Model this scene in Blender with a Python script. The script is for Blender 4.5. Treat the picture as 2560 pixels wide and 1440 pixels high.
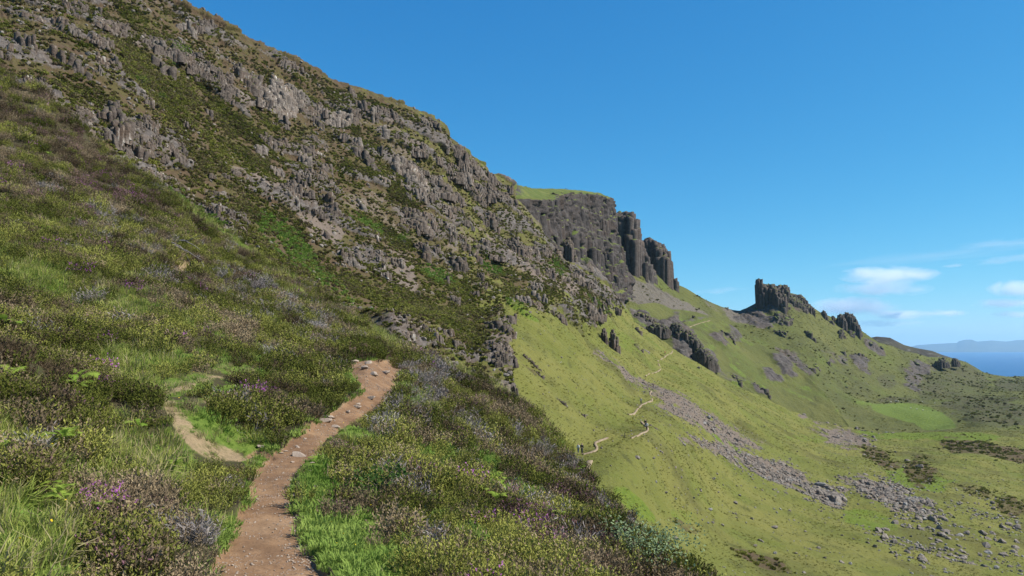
import bpy, math, random
import numpy as np
from mathutils import Vector, Matrix

# ------------------------------------------------------------------ camera, sky, sun, exposure
SC = bpy.context.scene
for o in list(bpy.data.objects):
    bpy.data.objects.remove(o)
COL = SC.collection
F = 1900.0                                   # focal length in photo pixels (2560 wide)
PITCH = math.atan((862 - 720) / F)
cam_d = bpy.data.cameras.new('camera')
cam_d.sensor_width = 36.0
cam_d.lens = F / 2560 * 36.0
cam_d.clip_start = 0.1
cam_d.clip_end = 200000
cam = bpy.data.objects.new('camera', cam_d)
COL.objects.link(cam)
cam.rotation_euler = (math.pi / 2 + PITCH, 0, 0)
SC.camera = cam

SUN_EL, SUN_AZ = math.radians(46), math.radians(98)      # azimuth clockwise from the view direction (+y)
world = bpy.data.worlds.new('World')
SC.world = world
world.use_nodes = True
wn = world.node_tree
wn.nodes.clear()
wo = wn.nodes.new('ShaderNodeOutputWorld')
wb = wn.nodes.new('ShaderNodeBackground')
sk = wn.nodes.new('ShaderNodeTexSky')
sk.sky_type = 'NISHITA'
sk.sun_disc = False
sk.sun_elevation = SUN_EL
sk.sun_rotation = SUN_AZ
sk.altitude = 300
sk.air_density = 0.8
sk.dust_density = 0.1
sk.ozone_density = 6.0
wb.inputs['Strength'].default_value = 0.066
# the phone's blue: one tone curve per channel over the whole sky
wsep = wn.nodes.new('ShaderNodeSeparateColor'); wcomb = wn.nodes.new('ShaderNodeCombineColor')
wn.links.new(sk.outputs[0], wsep.inputs[0])
for ch, (gam, gain) in enumerate(((1.5, 1.25), (0.85, 1.10), (0.55, 1.05))):
    m1 = wn.nodes.new('ShaderNodeMath'); m1.operation = 'MULTIPLY'; m1.inputs[1].default_value = 0.1
    m2 = wn.nodes.new('ShaderNodeMath'); m2.operation = 'POWER'; m2.inputs[1].default_value = gam
    m3 = wn.nodes.new('ShaderNodeMath'); m3.operation = 'MULTIPLY'; m3.inputs[1].default_value = gain * 10
    wn.links.new(wsep.outputs[ch], m1.inputs[0]); wn.links.new(m1.outputs[0], m2.inputs[0]); wn.links.new(m2.outputs[0], m3.inputs[0])
    wn.links.new(m3.outputs[0], wcomb.inputs[ch])
wn.links.new(wcomb.outputs[0], wb.inputs['Color'])
wn.links.new(wb.outputs[0], wo.inputs['Surface'])

sun_d = bpy.data.lights.new('sun', 'SUN')
sun_d.energy = 5.0
sun_d.angle = math.radians(0.5)
sun_d.color = (1.0, 0.955, 0.88)
sun = bpy.data.objects.new('sun', sun_d)
COL.objects.link(sun)
SUNV = Vector((math.cos(SUN_EL) * math.sin(SUN_AZ), math.cos(SUN_EL) * math.cos(SUN_AZ), math.sin(SUN_EL)))
sun.rotation_euler = SUNV.to_track_quat('Z', 'Y').to_euler()
sun.location = SUNV * 300

SC.view_settings.view_transform = 'Standard'
SC.view_settings.look = 'None'
SC.view_settings.gamma = 1
SC.view_settings.use_curve_mapping = False
SC.view_settings.exposure = 0.7
SC.cycles.max_bounces = 8
SC.cycles.diffuse_bounces = 2
SC.cycles.glossy_bounces = 2
SC.cycles.transmission_bounces = 2
SC.cycles.transparent_max_bounces = 6
SC.cycles.volume_bounces = 6
SC.cycles.use_denoising = True

SEA_Z = -300.0
rng = np.random.default_rng(11)
random.seed(5)

# ------------------------------------------------------------------ noise in numpy
def _h(ix, iy, iz, seed):
    n = (ix.astype(np.int64) * 374761393 + iy.astype(np.int64) * 668265263 + iz.astype(np.int64) * 2147483647 + seed * 974711) & 0xFFFFFFFF
    n = ((n ^ (n >> 13)) * 1274126177) & 0xFFFFFFFF
    n = ((n ^ (n >> 16)) * 2246822519) & 0xFFFFFFFF
    return ((n ^ (n >> 15)) & 0xFFFFFF).astype(np.float32) / np.float32(0xFFFFFF)

def vnoise(p, seed=0):
    i = np.floor(p).astype(np.int64)
    f = (p - i).astype(np.float32)
    f = f * f * f * (f * (f * 6 - 15) + 10)
    x, y, z = i[..., 0], i[..., 1], i[..., 2]
    fx, fy, fz = f[..., 0], f[..., 1], f[..., 2]
    out = 0
    for dx in (0, 1):
        for dy in (0, 1):
            for dz in (0, 1):
                w = (fx if dx else 1 - fx) * (fy if dy else 1 - fy) * (fz if dz else 1 - fz)
                out = out + w * _h(x + dx, y + dy, z + dz, seed)
    return out

def fbm(p, scale, octv=4, seed=0, gain=0.5):
    p = np.asarray(p, dtype=np.float64) / scale
    a, s, t = 1.0, 0.0, 0.0
    for k in range(octv):
        s = s + a * vnoise(p * (2.03 ** k) + 17.3 * k, seed + k)
        t += a
        a *= gain
    return s / t

def ridged(p, scale, octv=4, seed=0, gain=0.5):
    p = np.asarray(p, dtype=np.float64) / scale
    a, s, t = 1.0, 0.0, 0.0
    for k in range(octv):
        s = s + a * (1 - np.abs(2 * vnoise(p * (2.03 ** k) + 11.7 * k, seed + k) - 1))
        t += a
        a *= gain
    return s / t

def voro2(a, b, seed=0):
    """2-D cells: (F1, F2, random value of the nearest cell)."""
    ia, ib = np.floor(a).astype(np.int64), np.floor(b).astype(np.int64)
    f1 = np.full(a.shape, 9.0, np.float32); f2 = f1.copy(); rid = np.zeros(a.shape, np.float32)
    for da in (-1, 0, 1):
        for db in (-1, 0, 1):
            ca, cb = ia + da, ib + db
            z = np.zeros_like(ca)
            d = np.hypot(ca + _h(ca, cb, z, seed) - a, cb + _h(ca, cb, z, seed + 1) - b).astype(np.float32)
            r = _h(ca, cb, z, seed + 2)
            near = d < f1
            f2 = np.where(near, f1, np.minimum(f2, d))
            rid = np.where(near, r, rid)
            f1 = np.where(near, d, f1)
    return f1, f2, rid

def sstep(a, b, x):
    t = np.clip((x - a) / (b - a), 0, 1)
    return t * t * (3 - 2 * t)

# ------------------------------------------------------------------ the camera's geometry: photo pixel + forward distance -> point
CP, SP = math.cos(PITCH), math.sin(PITCH)
def PT(u, v, D):
    u, v, D = np.broadcast_arrays(np.asarray(u, float), np.asarray(v, float), np.asarray(D, float))
    cx, cy = (u - 1280) / F, (720 - v) / F
    y = CP - SP * cy
    z = SP + CP * cy
    return np.stack([cx / y * D, D, z / y * D], -1)

def UV(p):
    x, y, z = p[..., 0], p[..., 1], p[..., 2]
    fw = CP * y + SP * z
    up = -SP * y + CP * z
    return 1280 + F * x / fw, 720 - F * up / fw

class TPS:
    """Thin-plate spline through scattered values (survey points)."""
    def __init__(s, pts, smooth=0.0):
        a = np.array(pts, float)
        s.c = a[:, :2] / 500.0
        n = len(a)
        K = s.k(s.c[:, None], s.c[None]) + np.eye(n) * smooth
        Q = np.c_[np.ones(n), s.c]
        A = np.block([[K, Q], [Q.T, np.zeros((3, 3))]])
        s.w = np.linalg.solve(A, np.r_[np.log(a[:, 2]), 0, 0, 0])
    @staticmethod
    def k(a, b):
        r2 = ((a - b) ** 2).sum(-1) + 1e-9
        return 0.5 * r2 * np.log(r2)
    def __call__(s, u, v):
        q = np.stack([np.asarray(u, float), np.asarray(v, float)], -1).reshape(-1, 2) / 500.0
        out = np.empty(len(q))
        for i in range(0, len(q), 40000):
            b = q[i:i + 40000]
            out[i:i + 40000] = s.k(b[:, None], s.c[None]) @ s.w[:-3] + s.w[-3] + b @ s.w[-2:]
        return np.exp(out).reshape(np.shape(u))

def curve(pts):
    a = np.array(pts, float)
    return lambda u: np.interp(u, a[:, 0], a[:, 1])

def blur(a, k=1):
    """Small box blur along both axes of a grid."""
    for _ in range(k):
        p = np.pad(a, ((1, 1), (1, 1)) + ((0, 0),) * (a.ndim - 2), mode='edge')
        a = (p[:-2, 1:-1] + p[2:, 1:-1] + p[1:-1, :-2] + p[1:-1, 2:] + 2 * p[1:-1, 1:-1]) / 6
    return a

def normals(P):
    a = np.gradient(P, axis=0); b = np.gradient(P, axis=1)
    n = np.cross(a, b)
    n /= np.linalg.norm(n, axis=-1, keepdims=True) + 1e-12
    s = np.sign((n * P).sum(-1, keepdims=True))          # towards the walker's side
    return n * np.where(s == 0, -1, -s)

def poly_sd(U, V, poly):
    """Signed distance in photo pixels to a polygon, positive inside."""
    p = np.array(poly, float)
    ins = np.zeros(U.shape, bool); d2 = np.full(U.shape, 1e18)
    for (x0, y0), (x1, y1) in zip(p, np.roll(p, -1, 0)):
        c = ((y0 > V) != (y1 > V))
        with np.errstate(divide='ignore', invalid='ignore'):
            xi = (x1 - x0) * (V - y0) / (y1 - y0 + 1e-12) + x0
        ins ^= c & (U < xi)
        dx, dy = x1 - x0, y1 - y0
        t = np.clip(((U - x0) * dx + (V - y0) * dy) / (dx * dx + dy * dy + 1e-12), 0, 1)
        d2 = np.minimum(d2, (U - x0 - t * dx) ** 2 + (V - y0 - t * dy) ** 2)
    return np.where(ins, 1, -1) * np.sqrt(d2)

def line_d(U, V, pts):
    p = np.array(pts, float)
    d2 = np.full(U.shape, 1e18)
    for (x0, y0), (x1, y1) in zip(p[:-1], p[1:]):
        dx, dy = x1 - x0, y1 - y0
        t = np.clip(((U - x0) * dx + (V - y0) * dy) / (dx * dx + dy * dy + 1e-12), 0, 1)
        d2 = np.minimum(d2, (U - x0 - t * dx) ** 2 + (V - y0 - t * dy) ** 2)
    return np.sqrt(d2)

def ellipses(U, V, lst, soft=0.35, wob=None):
    m = np.zeros(U.shape)
    for e in lst:
        u, v, ru, rv, ang, w = (list(e) + [0, 1])[:6] if len(e) < 6 else e
        c, s = math.cos(math.radians(ang)), math.sin(math.radians(ang))
        a = ((U - u) * c + (V - v) * s) / ru
        b = (-(U - u) * s + (V - v) * c) / rv
        r = np.hypot(a, b)
        if wob is not None:
            r = r + wob
        m = np.maximum(m, w * sstep(1 + soft, 1 - soft, r))
    return m

# ------------------------------------------------------------------ meshes
def tag(o, label=None, cat=None, group=None, kind=None):
    if label: o['label'] = label
    if cat: o['category'] = cat
    if group: o['group'] = group
    if kind: o['kind'] = kind
    return o

def make_mesh(name, verts, faces, mat=None, attrs=None, smooth=True):
    verts = np.ascontiguousarray(verts, np.float32).reshape(-1, 3)
    me = bpy.data.meshes.new(name)
    me.vertices.add(len(verts))
    me.vertices.foreach_set('co', verts.ravel())
    if isinstance(faces, np.ndarray):
        faces = np.ascontiguousarray(faces, np.int32)
        nf, k = faces.shape
        me.loops.add(nf * k)
        me.loops.foreach_set('vertex_index', faces.ravel())
        me.polygons.add(nf)
        me.polygons.foreach_set('loop_start', np.arange(0, nf * k, k, dtype=np.int32))
        me.polygons.foreach_set('loop_total', np.full(nf, k, np.int32))
    else:
        tot = np.array([len(f) for f in faces], np.int32)
        me.loops.add(int(tot.sum()))
        me.loops.foreach_set('vertex_index', np.array([i for f in faces for i in f], np.int32))
        me.polygons.add(len(faces))
        me.polygons.foreach_set('loop_start', np.r_[0, np.cumsum(tot)[:-1]].astype(np.int32))
        me.polygons.foreach_set('loop_total', tot)
    me.update(calc_edges=True)
    if smooth:
        me.polygons.foreach_set('use_smooth', np.ones(len(me.polygons), bool))
    for an, arr in (attrs or {}).items():
        if arr.ndim == 2 and arr.shape[1] == 4:
            at = me.attributes.new(an, 'FLOAT_COLOR', 'POINT')
            at.data.foreach_set('color', np.ascontiguousarray(arr, np.float32).ravel())
        else:
            at = me.attributes.new(an, 'FLOAT', 'POINT')
            at.data.foreach_set('value', np.ascontiguousarray(arr, np.float32).ravel())
    if mat:
        for m in (mat if isinstance(mat, (list, tuple)) else [mat]):
            me.materials.append(m)
    return me

def add(name, me, parent=None, loc=None):
    o = bpy.data.objects.new(name, me)
    COL.objects.link(o)
    if parent: o.parent = parent
    if loc is not None: o.location = loc
    return o

def grid_faces(n, m, flip=False):
    i = np.arange(n * m).reshape(n, m)
    f = np.stack([i[:-1, :-1], i[1:, :-1], i[1:, 1:], i[:-1, 1:]], -1).reshape(-1, 4)
    return f[:, ::-1] if flip else f

def compact(P, f, attrs):
    used = np.unique(f)
    mp = np.full(len(P), -1, np.int64); mp[used] = np.arange(len(used))
    return P[used], mp[f], {k: a[used] for k, a in attrs.items()}

# ------------------------------------------------------------------ materials
class G:
    """Short hand for building a node graph."""
    def __init__(s, name):
        s.m = bpy.data.materials.new(name)
        s.m.use_nodes = True
        s.t = s.m.node_tree
        s.t.nodes.clear()
        s.out = s.t.nodes.new('ShaderNodeOutputMaterial')
        s.pos = s.n('ShaderNodeNewGeometry').outputs['Position']
    def n(s, kind): return s.t.nodes.new(kind)
    def put(s, sock, v):
        if isinstance(v, bpy.types.NodeSocket): s.t.links.new(v, sock)
        elif isinstance(v, (tuple, list)) and len(v) == 3 and sock.type == 'RGBA': sock.default_value = (*v, 1)
        else: sock.default_value = v
    def scaled(s, sc):
        n = s.n('ShaderNodeVectorMath'); n.operation = 'MULTIPLY'
        s.put(n.inputs[0], s.pos); n.inputs[1].default_value = sc if isinstance(sc, tuple) else (sc, sc, sc)
        return n.outputs[0]
    def noise(s, size, detail=3, rough=0.55, vec=None, dist=0.0):
        n = s.n('ShaderNodeTexNoise')
        s.put(n.inputs['Vector'], vec if vec is not None else s.scaled(1.0 / size if not isinstance(size, tuple) else tuple(1.0 / q for q in size)))
        n.inputs['Scale'].default_value = 1.0
        n.inputs['Detail'].default_value = detail
        n.inputs['Roughness'].default_value = rough
        n.inputs['Distortion'].default_value = dist
        return n.outputs['Fac']
    def voro(s, size, feat='F1', out='Distance'):
        n = s.n('ShaderNodeTexVoronoi'); n.feature = feat
        s.put(n.inputs['Vector'], s.scaled(1.0 / size if not isinstance(size, tuple) else tuple(1.0 / q for q in size)))
        n.inputs['Scale'].default_value = 1.0
        return n.outputs[out]
    def math(s, op, a, b=0.0, c=None):
        n = s.n('ShaderNodeMath'); n.operation = op
        s.put(n.inputs[0], a); s.put(n.inputs[1], b)
        if c is not None: s.put(n.inputs[2], c)
        return n.outputs[0]
    def step(s, a, b, x):
        n = s.n('ShaderNodeMapRange'); n.interpolation_type = 'SMOOTHSTEP'; n.clamp = True
        s.put(n.inputs['Value'], x); n.inputs['From Min'].default_value = a; n.inputs['From Max'].default_value = b
        return n.outputs[0]
    def mix(s, f, a, b, mode='MIX'):
        n = s.n('ShaderNodeMix'); n.data_type = 'RGBA'; n.blend_type = mode
        s.put(n.inputs[0], f); s.put(n.inputs[6], a); s.put(n.inputs[7], b)
        return n.outputs[2]
    def ramp(s, f, stops):
        n = s.n('ShaderNodeValToRGB')
        e = n.color_ramp.elements
        while len(e) < len(stops): e.new(0.5)
        for q, (p, c) in zip(e, stops):
            q.position = p; q.color = (*c, 1)
        s.put(n.inputs[0], f)
        return n.outputs[0]
    def attr(s, name, kind='GEOMETRY'):
        n = s.n('ShaderNodeAttribute'); n.attribute_name = name; n.attribute_type = kind
        return n
    def bump(s, h, strength=0.5, dist=0.1, prev=None):
        n = s.n('ShaderNodeBump')
        n.inputs['Strength'].default_value = strength; n.inputs['Distance'].default_value = dist
        s.put(n.inputs['Height'], h)
        if prev is not None: s.put(n.inputs['Normal'], prev)
        return n.outputs[0]
    def surf(s, col, rough=0.9, normal=None, spec=0.15, **kw):
        n = s.n('ShaderNodeBsdfPrincipled')
        s.put(n.inputs['Base Color'], col); s.put(n.inputs['Roughness'], rough)
        s.put(n.inputs['Specular IOR Level'], spec)
        if normal is not None: s.put(n.inputs['Normal'], normal)
        for k, v in kw.items(): s.put(n.inputs[k], v)
        s.t.links.new(n.outputs[0], s.out.inputs['Surface'])
        return s.m

def rock_colour(g, k):
    """Weathered basalt: dark grey brown, pale crust of lichen. k scales the pattern."""
    a = g.noise(1.6 * k, 6, 0.65)
    b = g.noise(9 * k, 4, 0.6)
    c = g.noise((0.7 * k, 0.7 * k, 3.0 * k), 4, 0.6)
    base = g.ramp(a, [(0.25, (0.040, 0.034, 0.030)), (0.48, (0.092, 0.078, 0.068)), (0.68, (0.150, 0.130, 0.113)), (0.85, (0.22, 0.20, 0.178))])
    base = g.mix(g.step(0.45, 0.75, b), base, (0.115, 0.084, 0.062))
    lich = g.step(0.56, 0.68, g.math('ADD', g.math('MULTIPLY', c, 0.6), g.math('MULTIPLY', b, 0.4)))
    return base, lich

def hill_material(name, k, grass, lush, heath, heath2, soil, lichen=0.7, rockmul=(1, 1, 1)):
    """Ground of a hillside: grass, lush grass, heather, bare earth and rock, laid out by the masks in 'cover'."""
    g = G(name)
    cov = g.attr('cover')
    sep = g.n('ShaderNodeSeparateColor'); g.put(sep.inputs[0], cov.outputs['Color'])
    R, Gm, B = sep.outputs[0], sep.outputs[1], sep.outputs[2]
    A = cov.outputs['Alpha']
    wide = g.noise(22 * k, 4); mid = g.noise(4.5 * k, 5, 0.6); fine = g.noise(0.8 * k, 5, 0.7)
    streak = g.noise((2.2 * k, 5.5 * k, 2.2 * k), 5, 0.65)
    gr = g.mix(g.step(0.35, 0.68, wide), grass[0], grass[1])
    gr = g.mix(g.math('MULTIPLY', g.step(0.50, 0.66, g.noise((30 * k, 48 * k, 30 * k), 5, .6)), .8), gr, tuple(.55 * a + .45 * b for a, b in zip(grass[2], heath2)))
    gr = g.mix(g.math('MULTIPLY', g.step(0.54, 0.66, g.noise((16 * k, 26 * k, 16 * k), 4, .6)), .3), gr, lush[0])
    gr = g.mix(g.step(0.52, 0.72, streak), gr, grass[2])
    gr = g.mix(g.math('MULTIPLY', g.step(0.57, 0.74, fine), 0.6), gr, grass[3])
    def edge(m, w=0.55):
        q = g.math('ADD', m, g.math('MULTIPLY', g.math('SUBTRACT', g.math('ADD', g.math('MULTIPLY', mid, 0.55), g.math('MULTIPLY', fine, 0.45)), 0.5), w * 2))
        return g.step(0.38, 0.62, q)
    col = g.mix(edge(Gm), gr, g.mix(g.step(0.4, 0.65, fine), lush[0], lush[1]))
    he = g.mix(g.step(0.38, 0.64, mid), heath, heath2)
    he = g.mix(g.math('MULTIPLY', g.step(0.5, 0.7, fine), 0.55), he, tuple(q * 0.55 for q in heath))
    col = g.mix(edge(B, 0.8), col, he)
    sl = g.mix(g.step(0.35, 0.7, fine), soil, tuple(q * 1.35 for q in soil))
    col = g.mix(edge(A, 0.5), col, sl)
    rb, lich = rock_colour(g, k)
    rc = g.mix(g.math('MULTIPLY', lich, lichen), rb, (0.36, 0.345, 0.315))
    rc = g.mix(1.0, rc, rockmul, 'MULTIPLY')
    col = g.mix(edge(R, 0.6), col, rc)
    h = g.math('ADD', g.math('MULTIPLY', mid, 0.7), g.math('MULTIPLY', fine, 0.5))
    n = g.bump(h, 0.75, 1.1 * k)
    return g.surf(col, 0.93, n, 0.12)

# ------------------------------------------------------------------ the hillsides
class Layer:
    def __init__(s, u0, u1, du, rows, top, bot, dpts, power=1.0):
        s.us = np.arange(u0, u1 + du * 0.5, du)
        s.u0, s.du = u0, du
        s.top, s.bot = curve(top), curve(bot)
        s.rows, s.power = rows, power
        t = np.linspace(0, 1, rows) ** power
        s.U = np.repeat(s.us[:, None], rows, 1)
        s.V = s.top(s.us)[:, None] * (1 - t) + s.bot(s.us)[:, None] * t
        s.tps = TPS(dpts, 0.0005)
        s.D = s.tps(s.U, s.V)
        s.P0 = PT(s.U, s.V, s.D)
        s.N0 = normals(blur(s.P0, 2))
        s.P = s.P0.copy()
    def at(s, u, v, P=None):
        P = s.P if P is None else P
        u = np.asarray(u, float); v = np.asarray(v, float)
        a = np.clip((u - s.u0) / s.du, 0, len(s.us) - 1.001)
        tp, bt = s.top(u), s.bot(u)
        b = np.clip((v - tp) / (bt - tp), 0, 1) ** (1 / s.power) * (s.rows - 1)
        b = np.clip(b, 0, s.rows - 1.001)
        i, j = a.astype(int), b.astype(int)
        fa, fb = (a - i)[..., None], (b - j)[..., None]
        return (P[i, j] * (1 - fa) * (1 - fb) + P[i + 1, j] * fa * (1 - fb) + P[i, j + 1] * (1 - fa) * fb + P[i + 1, j + 1] * fa * fb)
    def hit(s, u, v):
        """The displaced surface point seen at photo pixel (u, v)."""
        uu, vv = np.asarray(u, float).copy(), np.asarray(v, float).copy()
        u0, v0 = uu.copy(), vv.copy()
        for _ in range(3):
            a, b = UV(s.at(uu, vv))
            uu = uu + 0.8 * (u0 - a); vv = vv + 0.8 * (v0 - b)
        return s.at(uu, vv)
    def back(s, n, grow, drop):
        """Rows that carry the ground on behind the skyline."""
        p = s.P[:, 0]
        out = []
        for k in range(n, 0, -1):
            q = (k / n) ** 1.6 * grow
            tt = p[:, 2] / p[:, 1]
            w = p * (1 + q)
            w = np.c_[w[:, :2], p[:, 2] + p[:, 1] * q * (tt - drop * (0.35 + k / n))]
            out.append(w)
        return np.stack(out, 1)

# ---- near hillside -------------------------------------------------
BROW = [(-450, -150), (-300, -50), (0, 165), (46, 197), (95, 218), (141, 253), (200, 315), (274, 388), (352, 436), (387, 458), (470, 512), (555, 570), (598, 598), (700, 672), (800, 738), (900, 800),
        (1000, 866), (1078, 897), (1144, 925), (1242, 960), (1313, 1022), (1362, 1064), (1411, 1121), (1430, 1162), (1452, 1190), (1482, 1208), (1520, 1250), (1560, 1300), (1620, 1346),
        (1700, 1408), (1780, 1468), (1900, 1560), (2080, 1700)]
NEAR_D = [(660, 1440, 5.2), (700, 1200, 9), (740, 1140, 10.6), (860, 1040, 14.5), (930, 1000, 17), (950, 930, 20.5), (940, 890, 24),
          (1000, 1100, 14), (1200, 1100, 18), (1400, 1120, 29), (1200, 1300, 9), (1200, 1440, 6.2), (1500, 1300, 13), (1482, 1185, 26), (1600, 1310, 16), (1500, 1440, 7.8),
          (1780, 1440, 11.5), (2000, 1600, 8.5), (1313, 1009, 36), (1242, 947, 40), (1144, 915, 41), (1040, 890, 34), (1100, 1000, 23), (1000, 985, 18.5), (1250, 1060, 24),
          (850, 860, 30), (800, 740, 52), (900, 800, 50), (1000, 862, 46), (700, 680, 54), (598, 598, 58), (387, 460, 61), (274, 390, 62), (141, 253, 63), (0, 165, 66), (-300, -50, 72),
          (500, 1000, 11.5), (500, 900, 16), (500, 800, 22), (440, 680, 31), (700, 900, 20), (700, 800, 31), (850, 950, 18.5), (600, 1100, 11.4), (400, 1000, 11), (300, 1200, 7.2), (300, 1400, 5),
          (0, 1440, 3.9), (0, 1200, 5.6), (0, 1000, 8), (0, 840, 12), (0, 700, 19), (0, 500, 36), (0, 330, 52), (200, 600, 32), (200, 800, 17), (-300, 1200, 4.8), (-300, 800, 11), (-300, 500, 32),
          (660, 1750, 3.2), (0, 1750, 2.7), (1300, 1750, 3.7), (1800, 1750, 6), (-400, 1750, 2.5), (520, 620, 50), (640, 700, 46)]
near = Layer(-450, 2080, 3.6, 380, BROW, [(-450, 1800), (2080, 1800)], NEAR_D, 1.12)

PATH_L = [(500, 1800), (512, 1500), (520, 1440), (542, 1390), (588, 1310), (610, 1240), (632, 1170), (686, 1116), (746, 1074), (794, 1037), (843, 1009), (896, 978), (904, 955), (880, 932), (866, 915), (878, 900), (902, 893)]
PATH_R = [(930, 893), (965, 895), (992, 903), (1005, 920), (1000, 945), (984, 978), (968, 1001), (928, 1022), (876, 1057), (818, 1096), (796, 1122), (760, 1150), (740, 1180), (738, 1270), (756, 1340), (795, 1400), (830, 1440), (875, 1500), (980, 1800)]
SIDE = [(615, 923), (540, 925), (480, 938), (440, 955), (400, 965), (372, 975), (395, 1005), (420, 1040), (450, 1090), (480, 1120), (560, 1150), (650, 1150), (600, 1120), (520, 1075), (470, 1040), (440, 1010), (555, 1000), (550, 992), (440, 990), (420, 980), (470, 965), (560, 940)]
BARE1 = [(612, 1126), (640, 1112), (672, 1116), (690, 1128), (660, 1136), (620, 1136)]
BARE2 = [(552, 1172), (580, 1165), (615, 1168), (612, 1190), (585, 1200), (558, 1195)]
U, V = near.U, near.V
wob = 14 * (fbm(near.P0, 0.5, 3, 3) - 0.5)
pxm = near.D / F                                      # metres per photo pixel at that distance
sd_main = poly_sd(U, V, PATH_L + PATH_R) + wob
sd_side = poly_sd(U, V, SIDE) + wob * 1.4
sd_bare = np.maximum(poly_sd(U, V, BARE1), poly_sd(U, V, BARE2)) + wob * 0.6
HOLLOW = [(395, 622), (420, 632), (455, 636), (490, 648), (482, 672), (470, 690), (430, 690), (412, 672), (418, 650)]
sd_hol = poly_sd(U, V, HOLLOW) + wob * 0.5
p_main = sstep(-6, 8, sd_main)
p_side = sstep(-10, 10, sd_side) * 0.75
p_bare = sstep(-4, 6, sd_bare)
p_hol = sstep(-5, 8, sd_hol)
PATHM = np.maximum(p_main, p_bare)
# short turf and long grass against heather
STRIP = sstep(-6, 6, poly_sd(U, V, [(746, 1165), (775, 1140), (830, 1150), (845, 1200), (815, 1260), (812, 1320), (850, 1385), (960, 1440), (1060, 1520), (880, 1520), (825, 1440), (752, 1340)]) + wob * 2)
GRASS = ellipses(U, V, [(870, 1330, 70, 130, 35, 1), (800, 1240, 55, 90, 8, 1), (770, 1180, 40, 30, 0, 1), (930, 1500, 120, 110, 0, 1),
                        (120, 1010, 150, 45, 50, .9), (60, 1120, 130, 90, 20, 1), (60, 1330, 150, 160, 0, 1), (300, 1180, 130, 110, 30, 1), (240, 1080, 60, 150, 12, .95), (420, 1150, 110, 70, 30, 1),
                        (520, 1330, 80, 70, 0, 1), (470, 1420, 110, 60, 0, .8), (560, 1260, 60, 50, 0, .9), (640, 1150, 50, 30, -30, 1), (600, 1090, 110, 40, 20, 1), (470, 1030, 90, 45, 20, .9), (420, 960, 110, 35, -8, .9),
                        (560, 975, 90, 18, -8, .8), (330, 770, 70, 32, -5, 1), (80, 690, 110, 45, 12, .95), (240, 720, 150, 30, 10, .55), (330, 920, 90, 40, 25, .9), (170, 880, 70, 22, 15, .5), (600, 880, 110, 30, 0, .6),
                        (1130, 1160, 110, 40, 12, .5), (1250, 1225, 50, 40, 0, .75), (1090, 1265, 60, 50, 0, .6), (1180, 1320, 70, 70, 20, .7), (940, 1180, 80, 40, 20, .6), (960, 850, 80, 18, 25, .9), (1130, 905, 90, 16, 20, 1), (1260, 975, 70, 16, 42, 1),
                        (460, 505, 110, 9, 36, 1), (600, 605, 60, 9, 36, .9), (700, 700, 60, 25, 35, .5), (1560, 1240, 60, 20, 45, 1), (1660, 1350, 70, 22, 40, 1), (1380, 1110, 60, 14, 48, .8), (1080, 1420, 90, 40, 0, .5), (1730, 1400, 60, 30, 35, 1), (90, 570, 60, 18, 5, .4)],
                  wob=(fbm(near.P0, 1.6, 3, 9) - 0.5) * 1.3)
GRASS = np.maximum(GRASS, STRIP)
MOUND = ellipses(U, V, [(130, 1085, 100, 50, 20, 1), (300, 1285, 120, 75, 10, 1), (558, 1215, 66, 58, 0, 1), (260, 985, 110, 36, 25, 1), (50, 1185, 55, 50, 0, 1), (480, 1405, 55, 45, 0, 1), (90, 950, 120, 34, 15, 1), (385, 1040, 50, 50, 40, .9), (340, 1400, 90, 50, 0, .8), (170, 1150, 50, 30, 0, .8), (200, 1040, 60, 30, 20, .8), (560, 960, 150, 20, -5, .0)], soft=.6, wob=(fbm(near.P0, .9, 3, 13) - .5) * 1.0)
GRASS = np.maximum(GRASS, .8 * sstep(.58, .66, fbm(near.P0, 3.2, 3, 15)) * sstep(8, 14, near.D) * sstep(34, 20, near.D))
GRASS = GRASS * (1 - .95 * MOUND)
GREY = ellipses(U, V, [(640, 720, 110, 28, 22, 1), (720, 780, 130, 30, 28, .8), (780, 840, 60, 30, 20, .7), (570, 690, 60, 20, 10, .8), (130, 470, 60, 22, 0, .8), (260, 550, 40, 15, 10, .6), (1080, 950, 80, 50, 15, .9), (1040, 990, 50, 40, 10, .9), (1150, 1060, 60, 25, 10, .9),
                       (980, 1060, 50, 25, -30, .6), (430, 700, 100, 16, 0, .8), (215, 745, 35, 22, 0, .9), (360, 620, 60, 22, 10, .6), (960, 1190, 50, 22, 10, .7), (1020, 1280, 40, 28, 0, .7), (480, 1410, 40, 40, 0, 1), (20, 1190, 40, 25, 0, .4),
                       (890, 1415, 40, 25, 0, .8), (1420, 1180, 60, 30, 30, .7), (1340, 1330, 50, 60, 10, .5), (1280, 1150, 50, 20, 20, .6), (600, 1390, 10, 10, 0, .1), (560, 1220, 45, 22, 0, .5), (1330, 1130, 80, 30, 20, .5), (1520, 1290, 60, 30, 45, .6), (90, 980, 45, 25, 0, .7), (590, 1185, 30, 18, 0, .7)],
                 wob=(fbm(near.P0, 1.2, 3, 19) - 0.5) * 1.4)
BROWN = ellipses(U, V, [(120, 380, 260, 150, 25, .9), (280, 480, 200, 60, 30, .8), (300, 1290, 130, 70, 0, .9), (120, 1080, 90, 60, 30, .6), (1000, 1200, 120, 60, 20, .6), (1350, 1250, 200, 70, 30, .7), (1480, 1400, 160, 60, 20, .7), (700, 560, 160, 60, 36, .8), (850, 740, 200, 40, 36, .7),
                        (1200, 1010, 140, 40, 35, .6), (560, 690, 70, 25, 10, .7), (1060, 870, 60, 18, 20, .6), (900, 1250, 60, 40, 0, .6)],
                  wob=(fbm(near.P0, 2.2, 3, 29) - 0.5) * 1.3)
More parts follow.
